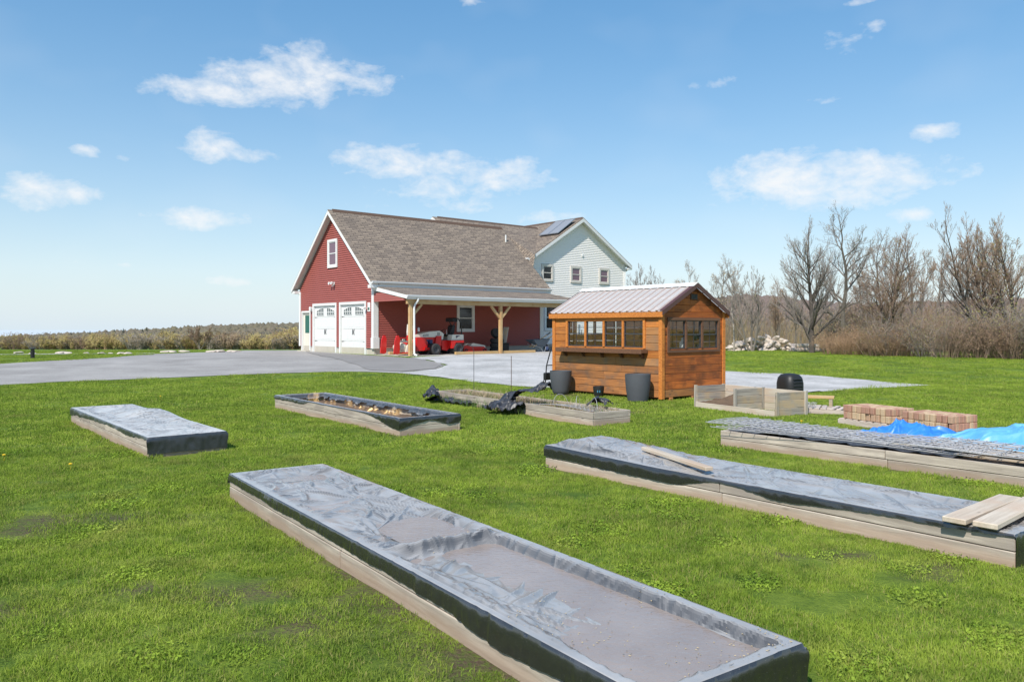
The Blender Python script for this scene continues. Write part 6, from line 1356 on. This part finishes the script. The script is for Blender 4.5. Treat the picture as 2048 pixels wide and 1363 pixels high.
for px, top, lab in ((142,663,'dark conifer leftmost on the far left skyline'),(180,661,'small dark conifer second from the left on the skyline'),(229,658,'conifer left of the twin conifers on the skyline'),(247,656,'larger conifer of the twin pair on the skyline'),(276,657,'first of three small conifers on the skyline'),(285,657,'middle of three small conifers on the skyline'),(293,654,'tallest of three small conifers on the skyline')):
    d = 850; hh = 9.0; z = 1.7+(657-top)/1560*d-hh*.75; o = put('conifer_tree', CN[px%2], None, ((px-1024)/1560*d, d, z), (0,0,px)); o.scale = (.8,.8,.75); tag(o, lab, 'conifer', 'conifers on the left skyline')
# ------------------------------------------------------------------ grass
def tuft(seed, n, rad, h0, h1, wd, lean, tint):
    r_ = np.random.default_rng(seed); vs = []; fs = []; ti = []
    for k in range(n):
        a = r_.uniform(0, 6.28); q = rad*math.sqrt(r_.random()); x, y = q*math.cos(a), q*math.sin(a); hh = r_.uniform(h0, h1); b = r_.uniform(0, 6.28); l = abs(r_.normal(0, lean))*hh; c = r_.uniform(0, 6.28); wx, wy = math.cos(c)*wd, math.sin(c)*wd; i = len(vs); t = 1.0 if r_.random() < tint else r_.uniform(0, .22)
        for f, g in ((0,1),(.5,.85)): vs += [(x+math.cos(b)*l*f*f-wx*g, y+math.sin(b)*l*f*f-wy*g, hh*f-.004), (x+math.cos(b)*l*f*f+wx*g, y+math.sin(b)*l*f*f+wy*g, hh*f-.004)]; ti += [t, t]
        vs.append((x+math.cos(b)*l, y+math.sin(b)*l, hh*(1-.25*l/hh))); ti.append(t); fs += [(i,i+1,i+3),(i,i+3,i+2),(i+2,i+3,i+4)]
    me = npmesh('tuft', vs, fs, 'grass_blade'); at = me.attributes.new('tint', 'FLOAT', 'POINT'); at.data.foreach_set('value', np.array(ti, np.float32)); return me
def clover(seed, n, rad):
    r_ = np.random.default_rng(seed); vs = []; fs = []; ti = []
    for k in range(n):
        a = r_.uniform(0, 6.28); q = rad*math.sqrt(r_.random()); x, y = q*math.cos(a), q*math.sin(a); z = r_.uniform(.006,.028); s_ = r_.uniform(.004,.011); c = r_.uniform(0, 6.28); tl = r_.normal(0, .5, 2); i = len(vs); p = [(1,0),(0,.7),(-1,0),(0,-.7)]
        for (u, v) in p: ux, uy = u*math.cos(c)-v*math.sin(c), u*math.sin(c)+v*math.cos(c); vs.append((x+ux*s_, y+uy*s_, z+(ux*tl[0]+uy*tl[1])*s_)); ti.append(-.0)
        fs += [(i,i+1,i+2),(i,i+2,i+3)]
    me = npmesh('leafy', vs, fs, 'grass_blade'); at = me.attributes.new('tint', 'FLOAT', 'POINT'); at.data.foreach_set('value', np.array(ti, np.float32)); return me
coll = bpy.data.collections.new('grass_kinds')
kinds = [tuft(1,330,.17,.012,.030,.0017,1.0,.10), tuft(2,330,.17,.015,.038,.0018,.9,.16), tuft(3,280,.15,.018,.046,.0019,.8,.08), clover(4,300,.16), tuft(5,240,.32,.018,.042,.0045,.8,.10), tuft(6,200,.34,.02,.052,.005,.7,.08)]
for i, me in enumerate(kinds): coll.objects.link(bpy.data.objects.new('grass_kind_%d' % i, me))
pts = []; idx = []; scl = []
r_ = np.random.default_rng(3)
for (d0, d1, dens, ks, s0, s1) in ((3.0,6.5,46,(0,1,2,1,0,1,0,1,2,1,0,1,2,0,1,2,0,1,1,0,2,1,0,1,2,3),.8,1.15), (6.5,11,34,(0,1,2,1,1,2,0,1,2,0,1,0,2,1,0,1,2,0,1,0,1,2,3),.95,1.35), (11,17,17,(4,4,5,5,2),.8,1.15), (17,25,10,(4,5,5),.9,1.3), (25,46,3.2,(4,5),1.0,1.5)):
    W_ = d1*.72+1; n = int((d1-d0)*2*W_*dens); x = r_.uniform(-W_, W_, n); y = r_.uniform(d0, d1, n); ok = np.abs(x) < y*.70+.6
    for P_ in keep_out: ok &= ~inpoly(x, y, P_)
    jx, jy = x+r_.normal(0,.10,n), y+r_.normal(0,.16,n); ok &= ~inpoly(jx, jy, drive); ok &= ~inpoly(jx, jy, grav)
    b = bare_at(x, y) if d1 < 26 else np.zeros(n); thin_ = fbm(x*.9, y*.9, 3, 44); ok &= r_.random(n) > b*.72+np.clip(.50-thin_, 0, 1)*1.1
    x, y = x[ok], y[ok]; z = gz(x, y)+np.where(y < 21, (fbm(x*1.1, y*1.1, 3, 2)-.5)*.035, 0); pts.append(np.stack([x, y, z], 1)); idx.append(r_.choice(ks, len(x))); s_ = r_.uniform(s0, s1, len(x))*(.75+.6*fbm(x*1.7, y*1.7, 2, 6)); scl.append(s_)
# longer grass left uncut along the boards of the beds
ex = []; es = []
for (o, a, w, L, h) in BEDS.values():
    c, s0_ = math.cos(R(a)), math.sin(R(a)); n = int((2*L+2*w)*9)
    for k in range(n):
        side = r_.random()*(2*L+2*w); off = r_.uniform(.06,.16)
        if side < L: u, v = -off, side
        elif side < 2*L: u, v = w+off, side-L
        elif side < 2*L+w: u, v = side-2*L, -off
        else: u, v = side-2*L-w, L+off
        if vnoise(np.array([side*1.3]), np.array([o[0]]), 5)[0] < .45: continue
        ex.append((o[0]+c*u-s0_*v, o[1]+s0_*u+c*v, .0)); es.append(r_.uniform(.6,1.25))
pts.append(np.array(ex)); idx.append(r_.choice((0,1,2), len(ex))); scl.append(np.array(es)*.62)
pts = np.concatenate(pts); idx = np.concatenate(idx).astype(np.int32); scl = np.concatenate(scl).astype(np.float32); print('tufts', len(pts))
me = bpy.data.meshes.new('grass'); me.vertices.add(len(pts)); me.vertices.foreach_set('co', pts.astype(np.float32).ravel())
for nm, ty, ar in (('kind','INT',idx), ('scl','FLOAT',scl), ('rot','FLOAT',r_.uniform(0,6.28,len(pts)).astype(np.float32))): at = me.attributes.new(nm, ty, 'POINT'); at.data.foreach_set('value', ar)
grass = stuff(put('grass', me), 'short green lawn grass with bare patches around the raised beds', 'grass')
ng = bpy.data.node_groups.new('grass', 'GeometryNodeTree'); ng.interface.new_socket('Geometry', in_out='INPUT', socket_type='NodeSocketGeometry'); ng.interface.new_socket('Geometry', in_out='OUTPUT', socket_type='NodeSocketGeometry')
N = ng.nodes.new; gi, go = N('NodeGroupInput'), N('NodeGroupOutput'); ip = N('GeometryNodeInstanceOnPoints'); ci = N('GeometryNodeCollectionInfo'); ci.inputs['Collection'].default_value = coll; ci.inputs['Separate Children'].default_value = True; ci.inputs['Reset Children'].default_value = True
def attr(nm, ty): a = N('GeometryNodeInputNamedAttribute'); a.data_type = ty; a.inputs['Name'].default_value = nm; return a.outputs[0]
L_ = ng.links.new; m2p = N('GeometryNodeMeshToPoints'); L_(gi.outputs[0], m2p.inputs[0]); L_(m2p.outputs[0], ip.inputs['Points']); L_(ci.outputs[0], ip.inputs['Instance']); ip.inputs['Pick Instance'].default_value = True
L_(attr('kind','INT'), ip.inputs['Instance Index']); cx = N('ShaderNodeCombineXYZ'); L_(attr('rot','FLOAT'), cx.inputs[2]); L_(cx.outputs[0], ip.inputs['Rotation']); L_(attr('scl','FLOAT'), ip.inputs['Scale']); L_(ip.outputs[0], go.inputs[0])
md_ = grass.modifiers.new('grass', 'NODES'); md_.node_group = ng
# dandelions
for px, py, lab in ((321,798,'yellow dandelion beyond the far left bed'),(141,940,'yellow dandelion on the lawn below the far left bed'),(66,744,'yellow dandelion close to the driveway at the left'),(1603,850,'yellow dandelion beside the wire mesh bed'),(8,921,'yellow dandelion at the left edge of the lawn')):
    x, y = gp(px, py); bm = MB(); bm.tube([(0,0,0),(.004,0,.07)],.002,4); bm.lathe([(.0,.064),(.018,.07),(.024,.08),(.012,.088),(.0,.09)],10); place('dandelion', bm.mesh('dandelion','yellow',True), lab, 'flower', (x, y, 0), 0, 'dandelions in the lawn')
